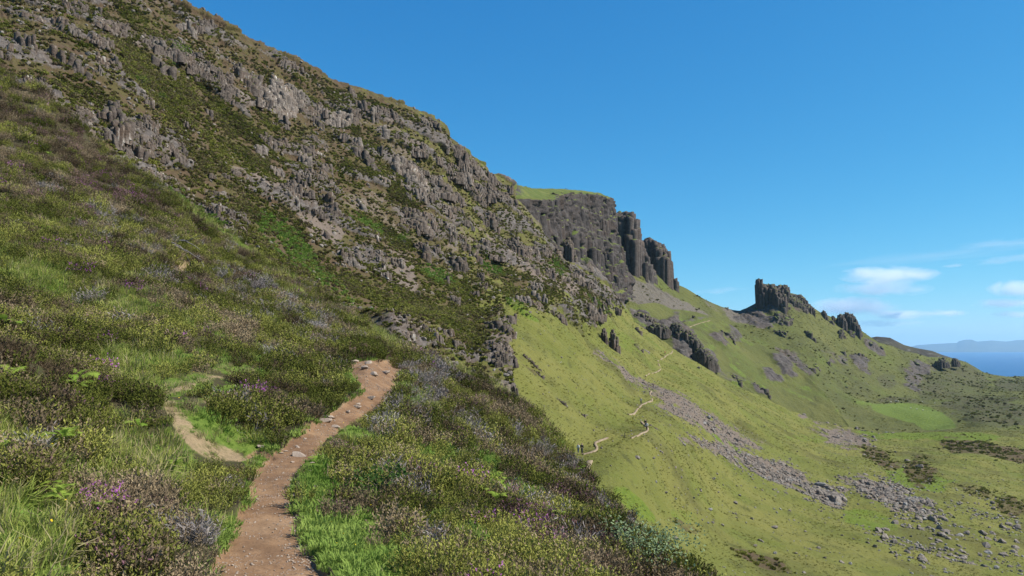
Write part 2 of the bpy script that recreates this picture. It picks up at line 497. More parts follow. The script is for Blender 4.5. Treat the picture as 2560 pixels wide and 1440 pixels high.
PURPLE = ellipses(U, V, [(250, 475, 70, 26, 35, .9), (160, 340, 110, 30, 35, .35), (330, 500, 60, 16, 40, .5), (385, 1315, 30, 16, 0, .9), (280, 1290, 50, 25, 0, .5), (165, 1010, 20, 16, 0, .5), (220, 895, 60, 20, 0, .4), (335, 865, 16, 10, 0, .7), (20, 720, 40, 8, 0, .5), (690, 715, 70, 20, 25, .4),
                         (1110, 910, 60, 16, 10, .5), (880, 1120, 40, 16, 0, .6), (1340, 1310, 70, 30, 30, .8), (1350, 1365, 60, 40, 30, .6), (1410, 1390, 90, 40, 20, .4), (860, 1300, 40, 30, 40, .4), (1190, 1200, 40, 14, 0, .4), (1320, 1425, 16, 12, 0, .9), (1480, 1240, 70, 60, 40, .2)])
lump = (fbm(near.P0, 1.1, 3, 41) - 0.5)
big = (fbm(near.P0, 7.0, 3, 43) - 0.5)
soft = sstep(4, 14, near.D)
offp = (1 - np.maximum(PATHM, p_side))
mnd = .10 * MOUND
disp = mnd * offp + offp * (0.30 * lump * (0.5 + 0.5 * soft) + 0.9 * big * soft * (1 - sstep(-75, -5, sd_main))) * (1 - 0.55 * GRASS)
bank = sstep(-28, -4, sd_main * np.minimum(1.0, near.D / 12))
disp = disp - (0.05 + 0.09 * sstep(7, 14, near.D)) * p_main - 0.05 * p_side * (1 - p_main) - 0.12 * p_bare + 0.05 * (fbm(near.P0, 0.25, 3, 47) - 0.5) * PATHM - 0.75 * p_hol
up = np.array([0.0, 0.0, 1.0])
nd = near.N0 * 0.6 + up * 0.6
nd /= np.linalg.norm(nd, axis=-1, keepdims=True)
fade_top = sstep(0, 12, np.arange(near.rows))[None, :] * 0.7 + 0.3
near.P = near.P0 + nd * (disp * fade_top)[..., None]
near.N = normals(near.P)
bk = near.back(14, 0.30, 0.5)
bkw = np.clip(near.P[:, :1] * 0, 0, 0)
NP_ = np.concatenate([bk, near.P], 1)
cov = np.stack([np.zeros_like(U), GRASS, 1 - GRASS * 0.8, np.zeros_like(U)], -1)
cov[..., 3] = np.maximum.reduce([p_hol, PATHM * 0.9, p_side * .75])
cov[..., 2] *= (1 - cov[..., 3])
covb = np.concatenate([np.repeat(cov[:, :1], 14, 1), cov], 1)
pm = np.concatenate([np.repeat(PATHM[:, :1] * 0, 14, 1), PATHM], 1)
hill_near = hill_material('near_ground', 0.10,
    [(0.085, 0.10, 0.022), (0.115, 0.12, 0.03), (0.06, 0.07, 0.018), (0.16, 0.15, 0.06)],
    [(0.075, 0.115, 0.016), (0.11, 0.15, 0.025)], (0.048, 0.039, 0.021), (0.050, 0.048, 0.017), (0.20, 0.145, 0.082))

def path_material():
    g = G('trodden_earth')
    a = g.noise(0.9, 4); b = g.noise(0.12, 5, 0.7); c = g.noise(0.025, 3, 0.6)
    col = g.ramp(a, [(0.3, (0.125, 0.069, 0.035)), (0.55, (0.205, 0.120, 0.062)), (0.75, (0.275, 0.175, 0.098))])
    col = g.mix(g.math('MULTIPLY', g.step(0.45, 0.75, b), 0.5), col, (0.285, 0.185, 0.108))
    col = g.mix(g.math('MULTIPLY', g.step(0.5, 0.36, c), 0.45), col, (0.09, 0.052, 0.034))
    peb = g.voro(0.035); pm_ = g.math('MULTIPLY', g.step(0.32, 0.2, peb), g.step(0.5, 0.62, g.noise(0.35, 3)))
    col = g.mix(pm_, col, (0.30, 0.24, 0.20))
    hol = g.noise(0.34, 3, .5)
    col = g.mix(g.math('MULTIPLY', g.step(.58, .42, hol), .35), col, (0.105, 0.058, 0.031))
    h = g.math('ADD', g.math('MULTIPLY', g.math('ADD', b, g.math('MULTIPLY', hol, 1.6)), 0.6), g.math('ADD', g.math('MULTIPLY', c, 0.25), g.math('MULTIPLY', pm_, 0.5)))
    return g.surf(col, 0.92, g.bump(h, 0.7, 0.03), 0.15)
M_path = path_material()
gf = grid_faces(NP_.shape[0], NP_.shape[1])
fm = pm.ravel()[gf].mean(1) > 0.5
Pf = NP_.reshape(-1, 3); cf = {'cover': covb.reshape(-1, 4)}
for nm, sel, mt in (('hillside', ~fm, hill_near), ('path', fm, M_path)):
    v_, f_, a_ = compact(Pf, gf[sel], cf)
    o = add(nm, make_mesh(nm, v_, f_, mt, a_))
    tag(o, {'hillside': 'near hillside of heather and grass that the walker stands on', 'path': 'bare brown earth footpath running up through the heather'}[nm], {'hillside': 'hillside', 'path': 'path'}[nm], kind='structure')

# ---- the great slope: crags above, green slope below -------------------
TOP2 = [(-350, -455), (0, -257), (454, 0), (548, 40), (633, 93), (703, 121), (756, 151), (819, 197), (900, 225), (958, 250), (1057, 283), (1100, 305), (1116, 319), (1125, 343), (1169, 373), (1205, 400), (1218, 412), (1228, 433), (1243, 434),
        (1265, 446), (1282, 461), (1290, 494), (1310, 512), (1342, 555), (1367, 612), (1400, 640), (1445, 657), (1485, 677), (1510, 710), (1540, 735), (1567, 767), (1580, 790), (1587, 807), (1615, 825), (1650, 845), (1680, 867), (1700, 882), (1735, 902), (1770, 920),
        (1800, 937), (1850, 967), (1890, 985), (1940, 1013), (2000, 1036), (2100, 1068), (2200, 1084), (2330, 1080), (2560, 1072), (2900, 1060)]
BOT2 = [(-350, 60), (0, 260), (141, 350), (387, 550), (598, 720), (900, 980), (1078, 1090), (1242, 1180), (1362, 1330), (1482, 1520), (1600, 1660), (1700, 1760), (1800, 1800), (2900, 1700)]
D2 = [(-350, -455, 170), (-350, 0, 120), (0, -257, 200), (454, 0, 230), (0, 0, 150), (0, 150, 112), (300, 400, 105), (703, 121, 265), (900, 225, 305), (1116, 319, 350), (1228, 433, 400), (1282, 461, 430), (1300, 600, 350), (500, 500, 128), (500, 250, 180), (600, 590, 118), (800, 700, 132), (700, 400, 200),
      (1000, 800, 142), (1000, 600, 210), (1100, 700, 190), (1200, 800, 182), (1250, 950, 139), (1250, 880, 158), (1245, 770, 200), (1100, 900, 138), (1400, 1080, 131), (1451, 1137, 128), (1490, 1195, 112), (1520, 1250, 104), (1617, 1080, 155), (1585, 1035, 188), (1635, 1000, 240), (1620, 960, 300), (1650, 920, 395),
      (1690, 886, 500), (1540, 920, 260), (1400, 900, 190), (1400, 750, 275), (1500, 850, 315), (1560, 770, 520), (1510, 710, 480), (1400, 640, 410), (1600, 820, 500), (1800, 937, 520), (1940, 1013, 540), (2100, 1068, 560), (2330, 1080, 560), (2560, 1072, 570), (2900, 1060, 600),
      (1800, 1440, 106), (2150, 1440, 132), (2560, 1440, 170), (2150, 1270, 236), (2400, 1270, 275), (2560, 1270, 310), (2400, 1130, 455), (2150, 1150, 390), (1900, 1150, 270), (1800, 1250, 175), (1650, 1200, 133), (1600, 1330, 99), (2560, 1640, 120), (1900, 1640, 76), (2900, 1300, 300), (2900, 1640, 150), (1900, 1060, 400), (1480, 1450, 76), (1600, 1580, 66), (1300, 1200, 108), (1750, 1700, 64), (1100, 1050, 112)]
slope = Layer(-350, 2900, 2.7, 450, TOP2, BOT2, D2)
U, V, P = slope.U, slope.V, slope.P0
grass_line = curve([(-350, 400), (0, 420), (300, 520), (600, 720), (1000, 900), (1150, 800), (1195, 785), (1250, 768), (1300, 786), (1340, 785), (1400, 792), (1450, 826), (1480, 815), (1510, 785), (1560, 766), (1600, 775), (1700, 780), (2900, 800)])
wob2 = (fbm(P, 9, 4, 51) - 0.5)
NOSE = [(880, 690), (1100, 700), (1195, 785), (1226, 815), (1243, 860), (1247, 945), (1242, 1050), (880, 1000)]
sd_nose = poly_sd(U, V, NOSE) + 14 * (fbm(P, 3.5, 3, 53) - 0.5)
RK = np.maximum(sstep(14, -14, V - grass_line(U) + 70 * wob2), sstep(-6, 6, sd_nose))
# vegetated shelves and lush patches on the crags
veg = ellipses(U, V, [(420, 235, 150, 65, 35, 1), (560, 330, 130, 60, 38, 1), (640, 300, 50, 22, 25, 1), (360, 60, 110, 30, 30, .7), (200, 230, 60, 40, 20, .7), (700, 620, 130, 50, 36, 1), (850, 700, 120, 40, 36, 1), (900, 565, 50, 16, 25, 1), (985, 608, 45, 14, 25, 1),
                      (1080, 690, 55, 28, 30, 1), (1230, 662, 40, 15, 35, 1), (1120, 745, 90, 35, 35, .9), (890, 340, 80, 25, 25, .9), (820, 410, 60, 20, 25, .7), (950, 430, 90, 22, 30, .8), (1000, 500, 60, 20, 35, .9), (520, 430, 90, 30, 30, .7), (880, 420, 60, 20, 25, .8), (1180, 330, 40, 15, 35, .4),
                      (640, 520, 60, 20, 20, .5), (1390, 670, 35, 14, 45, .9), (1290, 700, 40, 18, 40, .6), (1480, 745, 50, 14, 40, .8), (1340, 470, 60, 10, 0, 1), (780, 220, 80, 18, 32, .6), (960, 275, 90, 12, 22, 1), (820, 205, 60, 10, 32, .7), (1010, 735, 60, 60, 40, .8), (1130, 830, 60, 30, 40, .8), (640, 170, 60, 20, 35, .5),
                      (1350, 730, 30, 20, 30, .6), (1040, 800, 150, 70, 38, 1), (1140, 790, 60, 50, 30, .95), (1110, 870, 80, 60, 35, 1), (960, 740, 90, 30, 36, .9), (1420, 720, 60, 12, 42, .7), (300, 130, 70, 30, 25, .5), (760, 330, 50, 20, 30, .4), (480, 540, 120, 18, 35, .8)], wob=wob2 * 1.3)
lushp = ellipses(U, V, [(720, 610, 90, 32, 36, .9), (900, 565, 45, 12, 25, 1), (1080, 690, 45, 20, 30, 1), (1230, 660, 35, 10, 35, 1), (820, 700, 100, 18, 36, .6), (900, 770, 80, 16, 36, .6), (1500, 760, 40, 8, 40, .8), (500, 540, 100, 8, 35, 1), (1390, 668, 30, 10, 45, .8), (1300, 780, 60, 14, 30, .8), (440, 160, 14, 8, 0, .4),
                        (1800, 1090, 90, 16, 35, .7), (1900, 1170, 60, 12, 30, .3), (2290, 1200, 90, 30, 10, .8), (2330, 1090, 200, 12, 2, .8), (2180, 1300, 90, 25, 15, .6), (2060, 1100, 100, 12, 5, .5), (1590, 1260, 60, 20, 40, .7), (1720, 1290, 40, 20, 20, .5), (1640, 1000, 30, 60, -50, .4), (1560, 850, 60, 18, 40, .5)], wob=wob2)
darkveg_shade = ellipses(U, V, [(2420, 1115, 70, 18, 3, 1), (2520, 1135, 70, 20, 10, .8), (2300, 1180, 40, 34, 35, .9), (2200, 1145, 55, 22, 25, .7), (2440, 1230, 60, 12, 10, .5), (2530, 1270, 40, 25, 20, .6), (1700, 1310, 60, 10, 25, .5), (1900, 1400, 80, 16, 22, .8), (1320, 915, 40, 10, 40, .5)], wob=wob2)  # dark heather, with the shade of a left-facing bank painted in as dark plants
SCREES = [
    [(1488, 884), (1530, 905), (1580, 945), (1660, 975), (1716, 997), (1760, 1028), (1810, 1061), (1900, 1114), (1880, 1126), (1772, 1082), (1716, 1044), (1660, 1012), (1600, 968), (1540, 922)],
    [(1697, 1095), (1791, 1106), (1885, 1138), (1960, 1160), (2035, 1208), (2110, 1226), (2102, 1264), (2035, 1247), (1960, 1215), (1885, 1177), (1810, 1142)],
    [(2102, 1200), (2160, 1202), (2222, 1211), (2335, 1267), (2300, 1278), (2241, 1271), (2147, 1230)],
    [(2035, 1069), (2147, 1080), (2185, 1110), (2120, 1115), (2072, 1110)],
    [(2010, 1040), (2060, 1030), (2100, 1050), (2050, 1055)]]
scree = np.zeros_like(U)
for q in SCREES:
    scree = np.maximum(scree, sstep(-20, 14, poly_sd(U, V, q) + 52 * (fbm(P, 5, 3, 61) - 0.5)))
bare = ellipses(U, V, [(800, 580, 60, 30, 20, .8), (1010, 700, 50, 20, 60, .7), (990, 690, 40, 40, 40, .6), (680, 490, 120, 18, 25, .6), (1400, 700, 70, 14, 40, .8), (1340, 690, 50, 18, 35, .6), (560, 545, 60, 14, 25, .6), (600, 190, 40, 12, 30, .5), (1280, 640, 70, 30, 35, .6), (1480, 720, 40, 12, 42, .6)], wob=wob2)
bare = np.maximum(bare, scree)
# relief of the crags
yy, zz = P[..., 1], P[..., 2]
warp = 20 * (fbm(P, 34, 3, 71) - 0.5)
band = ((zz + 0.10 * yy + warp) / (15.0) + 0.5 * fbm(P, 60, 2, 72)) % 1.0
shelf = sstep(0.0, 0.16, band) * sstep(1.0, 0.55, band)
patch = sstep(0.49, 0.60, fbm(P, 34, 5, 73) * 0.74 + 0.26 * shelf)
rough = RK * (1 - 0.8 * veg)
crag = rough * patch
ca = U / (17.0 + 6 * sstep(900, 300, U)) + 0.9 * fbm(P, 7, 2, 75)
cb = V / 46.0 + 0.8 * fbm(P, 8, 2, 76)
f1, f2, rid = voro2(ca, cb, 77)
g1, g2, rid2 = voro2(ca * 2.6 + 5, cb * 2.2, 79)
col_rel = rid * 2.6 - 1.3 * sstep(0.16, 0.0, f2 - f1) + 1.1 * rid2 - 0.5 * sstep(0.2, 0.0, g2 - g1)
rel = crag * (0.9 * shelf + .4 * col_rel + 0.9 * (ridged(P, 5, 4, 81) - 0.5)) + rough * (1 - patch) * (1.1 * (ridged(P, 3.2, 4, 83) - 0.5) + 0.6 * rid2 * sstep(.5, .7, rid))
rel = rel + 7.0 * RK * (fbm(P, 48, 3, 85) - 0.5) + 2.2 * (1 - RK) * (fbm(P, 17, 3, 86) - 0.5) + (0.35 + 0.5 * veg + 0.8 * darkveg_shade) * (fbm(P, 2.2, 4, 87) - 0.5)
fall = fbm(P @ np.array([[0.45, 0, 0], [0, 1, 0], [0, 0, .45]]), 3.2, 3, 88) - 0.5
rill = fbm(P @ np.diag([.10, 1, .10]), 6.5, 4, 92) - 0.5
rel = rel + (1 - RK) * 2.4 * rill * sstep(80, 160, slope.D) + (1 - RK) * 0.85 * fall * sstep(60, 140, slope.D) + scree * 0.9 * (fbm(P, 1.4, 3, 89) - 0.5)
rel = rel * np.clip(slope.D / 190, 0.55, 1.35) + 5.5 * sstep(-2, 14, sd_nose) * sstep(760, 840, V) + 1.6 * sstep(8, -2, np.abs(sd_nose - 8)) * (rid2 - .4) * sstep(780, 840, V)
hd = slope.N0 * np.array([1, 1, 0.45]); hd /= np.linalg.norm(hd, axis=-1, keepdims=True)
slope.P = P + hd * rel[..., None]
slope.N = normals(slope.P)
hz = ellipses(U, V, [(300, 200, 500, 300, 36, .75), (800, 420, 400, 120, 36, .45), (1250, 560, 300, 80, 36, .15)], soft=.6)
edge_top = sstep(14, 3, np.arange(slope.rows))[None] * sstep(430, 470, U) * sstep(1230, 1130, U)
rough = rough * (1 - edge_top); patch = patch * (1 - edge_top)
cov2 = np.stack([np.clip(rough * (0.12 + 0.62 * patch), 0, 1), lushp * 0.95, np.clip(RK * (0.66 - 0.2 * sstep(700, 1300, U)) + 0.35 * veg * RK + darkveg_shade + hz * 0.3 * RK, 0, 1), np.clip(np.where(scree > bare * .99, bare * .8, bare) + .5 * rough * sstep(.5, .64, fbm(P, 19, 4, 90)) * (1 - patch), 0, 1)], -1)
sb = slope.back(10, 0.18, 0.10)
SPg = np.concatenate([sb, slope.P], 1)
cvb = np.concatenate([np.repeat(cov2[:, :1] * np.array([.3, 1, .2, 0]), 10, 1), cov2], 1)
hill_far = hill_material('crag_slope', 1.0,
    [(0.104, 0.112, 0.023), (0.140, 0.133, 0.034), (0.070, 0.072, 0.019), (0.19, 0.175, 0.07)],
    [(0.080, 0.112, 0.014), (0.115, 0.142, 0.02)], (0.082, 0.055, 0.032), (0.078, 0.066, 0.024), (0.120, 0.093, 0.072), 0.35)
o = add('mountain_slope', make_mesh('mountain_slope', SPg, grid_faces(*SPg.shape[:2]), hill_far, {'cover': cvb.reshape(-1, 4)}))
tag(o, 'long mountainside of dark crags and heather above a steep green grass slope', 'mountainside', kind='structure')

# ---- hills beyond: slope under the pinnacles, castle hill, sea edge ------
TOP4 = [(1520, 690), (1575, 686), (1596, 685), (1622, 674), (1665, 692), (1690, 709), (1715, 721), (1745, 740), (1765, 750), (1805, 767), (1835, 776), (1850, 777), (1865, 771), (1890, 758), (1940, 735), (1975, 732), (1990, 735), (2005, 742), (2032, 768), (2055, 783), (2077, 791), (2092, 795), (2112, 800), (2152, 825), (2180, 845), (2197, 857),
        (2230, 865), (2260, 877), (2290, 883), (2320, 893), (2355, 893), (2390, 898), (2415, 905), (2437, 917), (2457, 930), (2480, 936), (2517, 941), (2560, 940), (2800, 938)]
BOT4 = [(1520, 800), (1600, 860), (1700, 920), (1850, 1010), (1940, 1060), (2100, 1120), (2330, 1130), (2800, 1120)]
D4 = [(1520, 690, 700), (1622, 673, 790), (1690, 709, 830), (1560, 740, 700), (1600, 800, 660), (1700, 800, 720), (1805, 767, 900), (1850, 777, 930), (1760, 850, 720), (1890, 758, 930), (1975, 732, 950), (1900, 820, 860), (1950, 900, 760), (2050, 900, 800), (1850, 920, 640), (1900, 990, 590), (2000, 1040, 580),
      (2152, 825, 1000), (2077, 791, 980), (2100, 900, 880), (2150, 960, 800), (2290, 883, 1080), (2300, 960, 920), (2437, 917, 1180), (2560, 940, 1300), (2450, 960, 1050), (2560, 985, 900), (2300, 1000, 800), (2300, 1035, 700), (2100, 1100, 565), (2330, 1110, 565), (2560, 1100, 575), (2560, 1040, 660), (2450, 1030, 680), (2800, 1100, 600), (2800, 938, 1400), (2200, 1010, 740)]
castle_hill = Layer(1520, 2800, 2.6, 190, TOP4, BOT4, D4)
U, V, P = castle_hill.U, castle_hill.V, castle_hill.P0
w4 = fbm(P, 22, 4, 91) - 0.5
shade_rock = ellipses(U, V, [(1930, 768, 56, 20, 15, .7), (1985, 765, 34, 14, 30, .6), (1890, 800, 50, 18, 15, .75), (2060, 810, 40, 10, 30, .35), (1975, 785, 50, 10, 30, .4), (1800, 740, 14, 8, 0, .8), (1820, 775, 25, 25, 40, .3), (2150, 905, 35, 20, 40, .7), (1980, 900, 60, 20, 35, .6), (2100, 900, 30, 14, 20, .5), (2300, 920, 30, 16, 30, .7), (2190, 870, 40, 10, 30, .7), (2280, 950, 30, 20, 40, .6), (2080, 900, 40, 12, 35, .4)], wob=w4 * 1.6)
scr4 = ellipses(U, V, [(1630, 745, 110, 30, 26, 1), (1720, 775, 90, 16, 26, .9), (1840, 790, 40, 18, 20, .9), (1790, 770, 60, 10, 27, .6)], wob=w4 * .8)
gul = line_d(U, V, [(1580, 686), (1620, 712), (1680, 748)])
field = ellipses(U, V, [(2270, 1030, 95, 24, 6, 1), (2330, 1050, 60, 20, 10, .8), (2190, 1015, 60, 8, 8, .6)], soft=.15)
brn = ellipses(U, V, [(2480, 1025, 110, 32, 8, 1), (2330, 960, 90, 30, 18, .5), (2400, 940, 80, 30, 20, .6), (2540, 960, 60, 14, 0, .9), (2220, 950, 22, 18, 0, .8), (2320, 965, 22, 30, 10, 1), (2250, 1000, 60, 8, 3, .8), (2130, 960, 90, 24, 30, .3), (2000, 860, 90, 24, 25, .25)], wob=w4)
rel = 9 * (fbm(P, 70, 3, 93) - 0.5) + 3.6 * (fbm(P, 20, 4, 95) - 0.5) * (1 - field) + 1.5 * (fbm(P, 5, 3, 97) - 0.5) * (1 - field) - 2.2 * sstep(4, 0, gul)
v1, v2, vid = voro2(P[..., 0] / 7 + fbm(P, 9, 2, 3), P[..., 2] / 9 + fbm(P, 9, 2, 4), 99)
rel = rel + shade_rock * (5 * vid + 4 * (ridged(P, 12, 4, 101) - 0.5))
hd = castle_hill.N0 * np.array([1, 1, 0.6]); hd /= np.linalg.norm(hd, axis=-1, keepdims=True)
topfade = sstep(0, 10, np.arange(castle_hill.rows))[None] * .85 + .15
castle_hill.P = P + hd * (rel * topfade)[..., None]
castle_hill.N = normals(castle_hill.P)
cov4 = np.stack([np.clip(shade_rock + 0.35 * sstep(.14, .24, w4), 0, 1) * (1 - field), field * 0.9, np.clip(brn * .8 + 0.25, 0, 1) * (1 - field), scr4 * .8], -1)
cb_ = castle_hill.back(10, 0.25, 0.06)
CP_ = np.concatenate([cb_, castle_hill.P], 1)
cv4 = np.concatenate([np.repeat(cov4[:, :1] * np.array([.2, 1, 1, .5]), 10, 1), cov4], 1)
hill_dist = hill_material('distant_slope', 3.2,
    [(0.082, 0.088, 0.024), (0.104, 0.103, 0.031), (0.066, 0.068, 0.022), (0.13, 0.12, 0.05)],
    [(0.092, 0.128, 0.022), (0.11, 0.14, 0.026)], (0.07, 0.064, 0.030), (0.072, 0.076, 0.026), (0.098, 0.084, 0.066), 0.35, (.8, .8, .82))
o = add('castle_hill', make_mesh('castle_hill', CP_, grid_faces(*CP_.shape[:2]), hill_dist, {'cover': cv4.reshape(-1, 4)}))
tag(o, 'distant green hill under the castle like rock, falling to the valley and sea', 'hill', kind='structure')

# knoll between the green slope and the castle hill
TOPK = [(1545, 800), (1562, 778), (1575, 767), (1602, 760), (1637, 756), (1660, 762), (1680, 773), (1700, 774), (1740, 780), (1790, 795), (1810, 802), (1840, 822), (1862, 848), (1910, 864), (1965, 892), (2010, 930), (2060, 980), (2120, 1060)]
BOTK = [(1545, 830), (1600, 860), (1700, 930), (1800, 985), (1890, 1035), (2000, 1080), (2120, 1120)]
DK = [(1575, 767, 600), (1637, 756, 650), (1700, 774, 680), (1790, 795, 690), (1860, 850, 690), (1965, 892, 680), (2060, 980, 620), (1600, 830, 560), (1700, 830, 590), (1700, 900, 545), (1800, 900, 590), (1800, 960, 545), (1890, 1020, 548), (2000, 1070, 560), (2120, 1100, 565), (2120, 1060, 575)]
knoll = Layer(1545, 2120, 2.4, 120, TOPK, BOTK, DK)
U, V, P = knoll.U, knoll.V, knoll.P0
wk = fbm(P, 16, 4, 111) - 0.5
rk = ellipses(U, V, [(1615, 805, 45, 22, 25, .9), (1670, 815, 45, 16, 5, .9), (1690, 800, 12, 18, 0, .6), (1710, 870, 30, 45, -30, 1), (1755, 905, 40, 25, 35, 1), (1840, 830, 30, 30, 45, .6), (1800, 850, 30, 12, 35, .7), (1830, 950, 60, 14, 15, .5), (1890, 975, 30, 14, 30, .8), (1960, 910, 40, 16, 40, .7), (1930, 940, 30, 14, 30, .7), (1735, 800, 50, 5, -12, .5)], wob=wk * 1.4)
v1, v2, vid = voro2(P[..., 0] / 6 + fbm(P, 9, 2, 13), P[..., 2] / 8 + fbm(P, 9, 2, 14), 109)
rel = 5 * (fbm(P, 45, 3, 113) - 0.5) + 1.6 * (fbm(P, 7, 4, 115) - 0.5) + rk * (4.5 * vid + 4 * (ridged(P, 9, 4, 117) - 0.5))
hd = knoll.N0 * np.array([1, 1, 0.6]); hd /= np.linalg.norm(hd, axis=-1, keepdims=True)
knoll.P = P + hd * (rel * (sstep(0, 10, np.arange(knoll.rows))[None] * .8 + .2))[..., None]
knoll.N = normals(knoll.P)
covk = np.stack([rk, 0.5 * sstep(.05, .15, wk), 0.22 + 0 * rk, 0 * rk], -1)
kb = knoll.back(8, 0.08, 0.25)
KP = np.concatenate([kb, knoll.P], 1)
kvk = np.concatenate([np.repeat(covk[:, :1], 8, 1), covk], 1)
o = add('grassy_knoll', make_mesh('grassy_knoll', KP, grid_faces(*KP.shape[:2]), hill_dist, {'cover': kvk.reshape(-1, 4)}))
tag(o, 'rounded grassy knoll with dark rock edges below the pinnacle slope', 'knoll', kind='structure')

# dark moor ridge behind, then the land across the sea
def ridge(name, tops, D, depth, foot, mat, label, amp, scale, n=14, back_drop=0.5):
    us = np.arange(tops[0][0], tops[-1][0] + 1, 3.0)
    tv = curve(tops)(us)
    crest = PT(us, tv, D)
    cols = []
    for k in range(-5, n):
        if k < 0:
            q = crest * (1 + depth * (-k) / 5 / D); q[:, 2] = crest[:, 2] + (foot - crest[:, 2]) * back_drop * ((-k) / 5) ** 1.5
        else:
            t = k / (n - 1)
            q = crest * (1 - depth * t / D); q[:, 2] = crest[:, 2] + (foot - crest[:, 2]) * t ** 0.85
        cols.append(q)
    Pg = np.stack(cols, 1)
    Pg[..., 2] += amp * (fbm(Pg, scale, 4, 131) - 0.5) * np.clip(np.abs(np.arange(-5, n)) / 3, 0.15, 1)[None]
    o = add(name, make_mesh(name, Pg, grid_faces(*Pg.shape[:2]), mat))
    return tag(o, label, 'hill', kind='structure')
def plain_hill(name, a, b, c, k):
    g = G(name)
    n = g.noise(40 * k, 5, 0.6); m = g.noise(9 * k, 5, 0.65)
    col = g.mix(g.step(0.4, 0.62, n), a, b)
    col = g.mix(g.step(0.55, 0.7, m), col, c)
    return g.surf(col, 0.95, g.bump(m, 0.8, 4 * k), 0.1)
ridge('moor_ridge', [(2120, 850), (2165, 846), (2192, 841), (2225, 844), (2240, 852), (2260, 862), (2292, 870), (2330, 877), (2355, 887), (2380, 895), (2440, 930), (2500, 965), (2560, 990)], 1700, 350, -120,
      plain_hill('moor', (0.040, 0.034, 0.028), (0.062, 0.056, 0.034), (0.12, 0.11, 0.10), 1.5), 'dark brown heather ridge running down to the sea behind the green hill', 14, 60)
ridge('distant_land', [(1900, 890), (2180, 872), (2275, 867), (2292, 863), (2330, 860), (2392, 857), (2397, 853), (2412, 849), (2430, 849), (2442, 854), (2480, 851), (2517, 854), (2545, 850), (2600, 849), (2800, 850), (3300, 856)], 36000, 5000, SEA_Z - 0.5,
      plain_hill('far_land', (0.05, 0.055, 0.03), (0.07, 0.075, 0.04), (0.10, 0.10, 0.08), 60), 'faint blue mountains of the mainland across the sea', 60, 3000)

# sea
g = G('sea_water')
n1 = g.noise((60, 14, 10), 4, 0.6); n2 = g.noise((400, 120, 10), 3)
M_sea = g.surf(g.mix(g.step(.3, .7, n2), (0.002, 0.050, 0.150), (0.003, 0.060, 0.175)), 0.4, g.bump(n1, 0.5, 2.0), 0.16)
me = make_mesh('sea', [(-60000, -2000, SEA_Z), (90000, -2000, SEA_Z), (90000, 62000, SEA_Z), (-60000, 62000, SEA_Z)], [(0, 1, 2, 3)], M_sea)
tag(add('sea', me), 'deep blue sea beyond the hills', 'sea', kind='structure')
me = make_mesh('valley_floor', [(-400, -300, -100), (1500, -300, -100), (1500, 1300, -115), (-400, 1300, -115)], [(0, 1, 2, 3)], hill_dist)
tag(add('valley_floor', me), 'valley ground beneath the slopes', 'valley', kind='structure')

# clouds far out over the sea, and the air between
def cloud(u, v, ru, rv, dens, seed, label, D=26000, rot=0.0, wisp=0.0):
    import bmesh
    c = PT(u, v, D)
    rx, rz = ru * D / F, rv * D / F
    bm = bmesh.new(); bmesh.ops.create_icosphere(bm, subdivisions=3, radius=1.0)
    for w in bm.verts: w.co = Vector((w.co.x * rx, w.co.y * rx * .55, w.co.z * rz))
    me = bpy.data.meshes.new('cloud'); bm.to_mesh(me); bm.free()
    g = G('cloud_vapour')
    tc = g.n('ShaderNodeTexCoord').outputs['Object']
    def sc(q):
        n = g.n('ShaderNodeVectorMath'); n.operation = 'MULTIPLY'; g.put(n.inputs[0], tc); n.inputs[1].default_value = q; return n.outputs[0]
    ln = g.n('ShaderNodeVectorMath'); ln.operation = 'LENGTH'; g.put(ln.inputs[0], sc((1 / rx, 1 / (rx * .55), 1 / rz)))
    off = g.n('ShaderNodeVectorMath'); off.operation = 'ADD'; g.put(off.inputs[0], sc((2.2 / rx, 2.2 / rx, 1.1 / rz))); off.inputs[1].default_value = (seed * 7.1, seed * 3.3, seed)
    nz = g.noise(1, 6, .6, vec=off.outputs[0], dist=.4)
    r = g.math('ADD', ln.outputs['Value'], g.math('MULTIPLY', g.math('SUBTRACT', nz, .5), 1.75 + wisp))
    d = g.math('MULTIPLY', g.step(1.0, .15, r), 1.15 * dens / (rx * .55))
    pv = g.n('ShaderNodeVolumePrincipled')
    g.put(pv.inputs['Density'], d); pv.inputs['Color'].default_value = (1, 1, 1, 1); pv.inputs['Anisotropy'].default_value = 0.0
    g.t.links.new(pv.outputs[0], g.out.inputs['Volume'])
    g.m.cycles.volume_step_rate = 1.0
    me.materials.append(g.m)
    o = add('cloud', me, loc=c); o.rotation_euler = (0, math.radians(rot), 0)
    return tag(o, label, 'cloud', 'clouds over the sea')
for k, q in enumerate([(2225, 688, 135, 26, 1.5, 'large white lens shaped cloud high to the right of the castle rock'), (2205, 722, 130, 22, .9, 'soft grey underside layer just below the large lens cloud'),
    (2130, 768, 135, 28, 1.5, 'white rounded cloud behind the hill ridge'), (2250, 786, 100, 15, 1.0, 'flat white cloud strip trailing right of the rounded cloud'), (2210, 808, 120, 12, .5, 'faint thin cloud strip low behind the ridge'),
    (2365, 783, 62, 11, .9, 'small flat cloud alone above the sea'), (2540, 722, 75, 26, 1.0, 'white cloud bank cut by the right edge'), (2520, 758, 95, 14, .9, 'flat cloud strip under the bank at the right edge'), (2535, 786, 70, 10, .7, 'lowest thin strip of cloud at the right edge')]):
    cloud(*q[:5], k + 1, q[5])
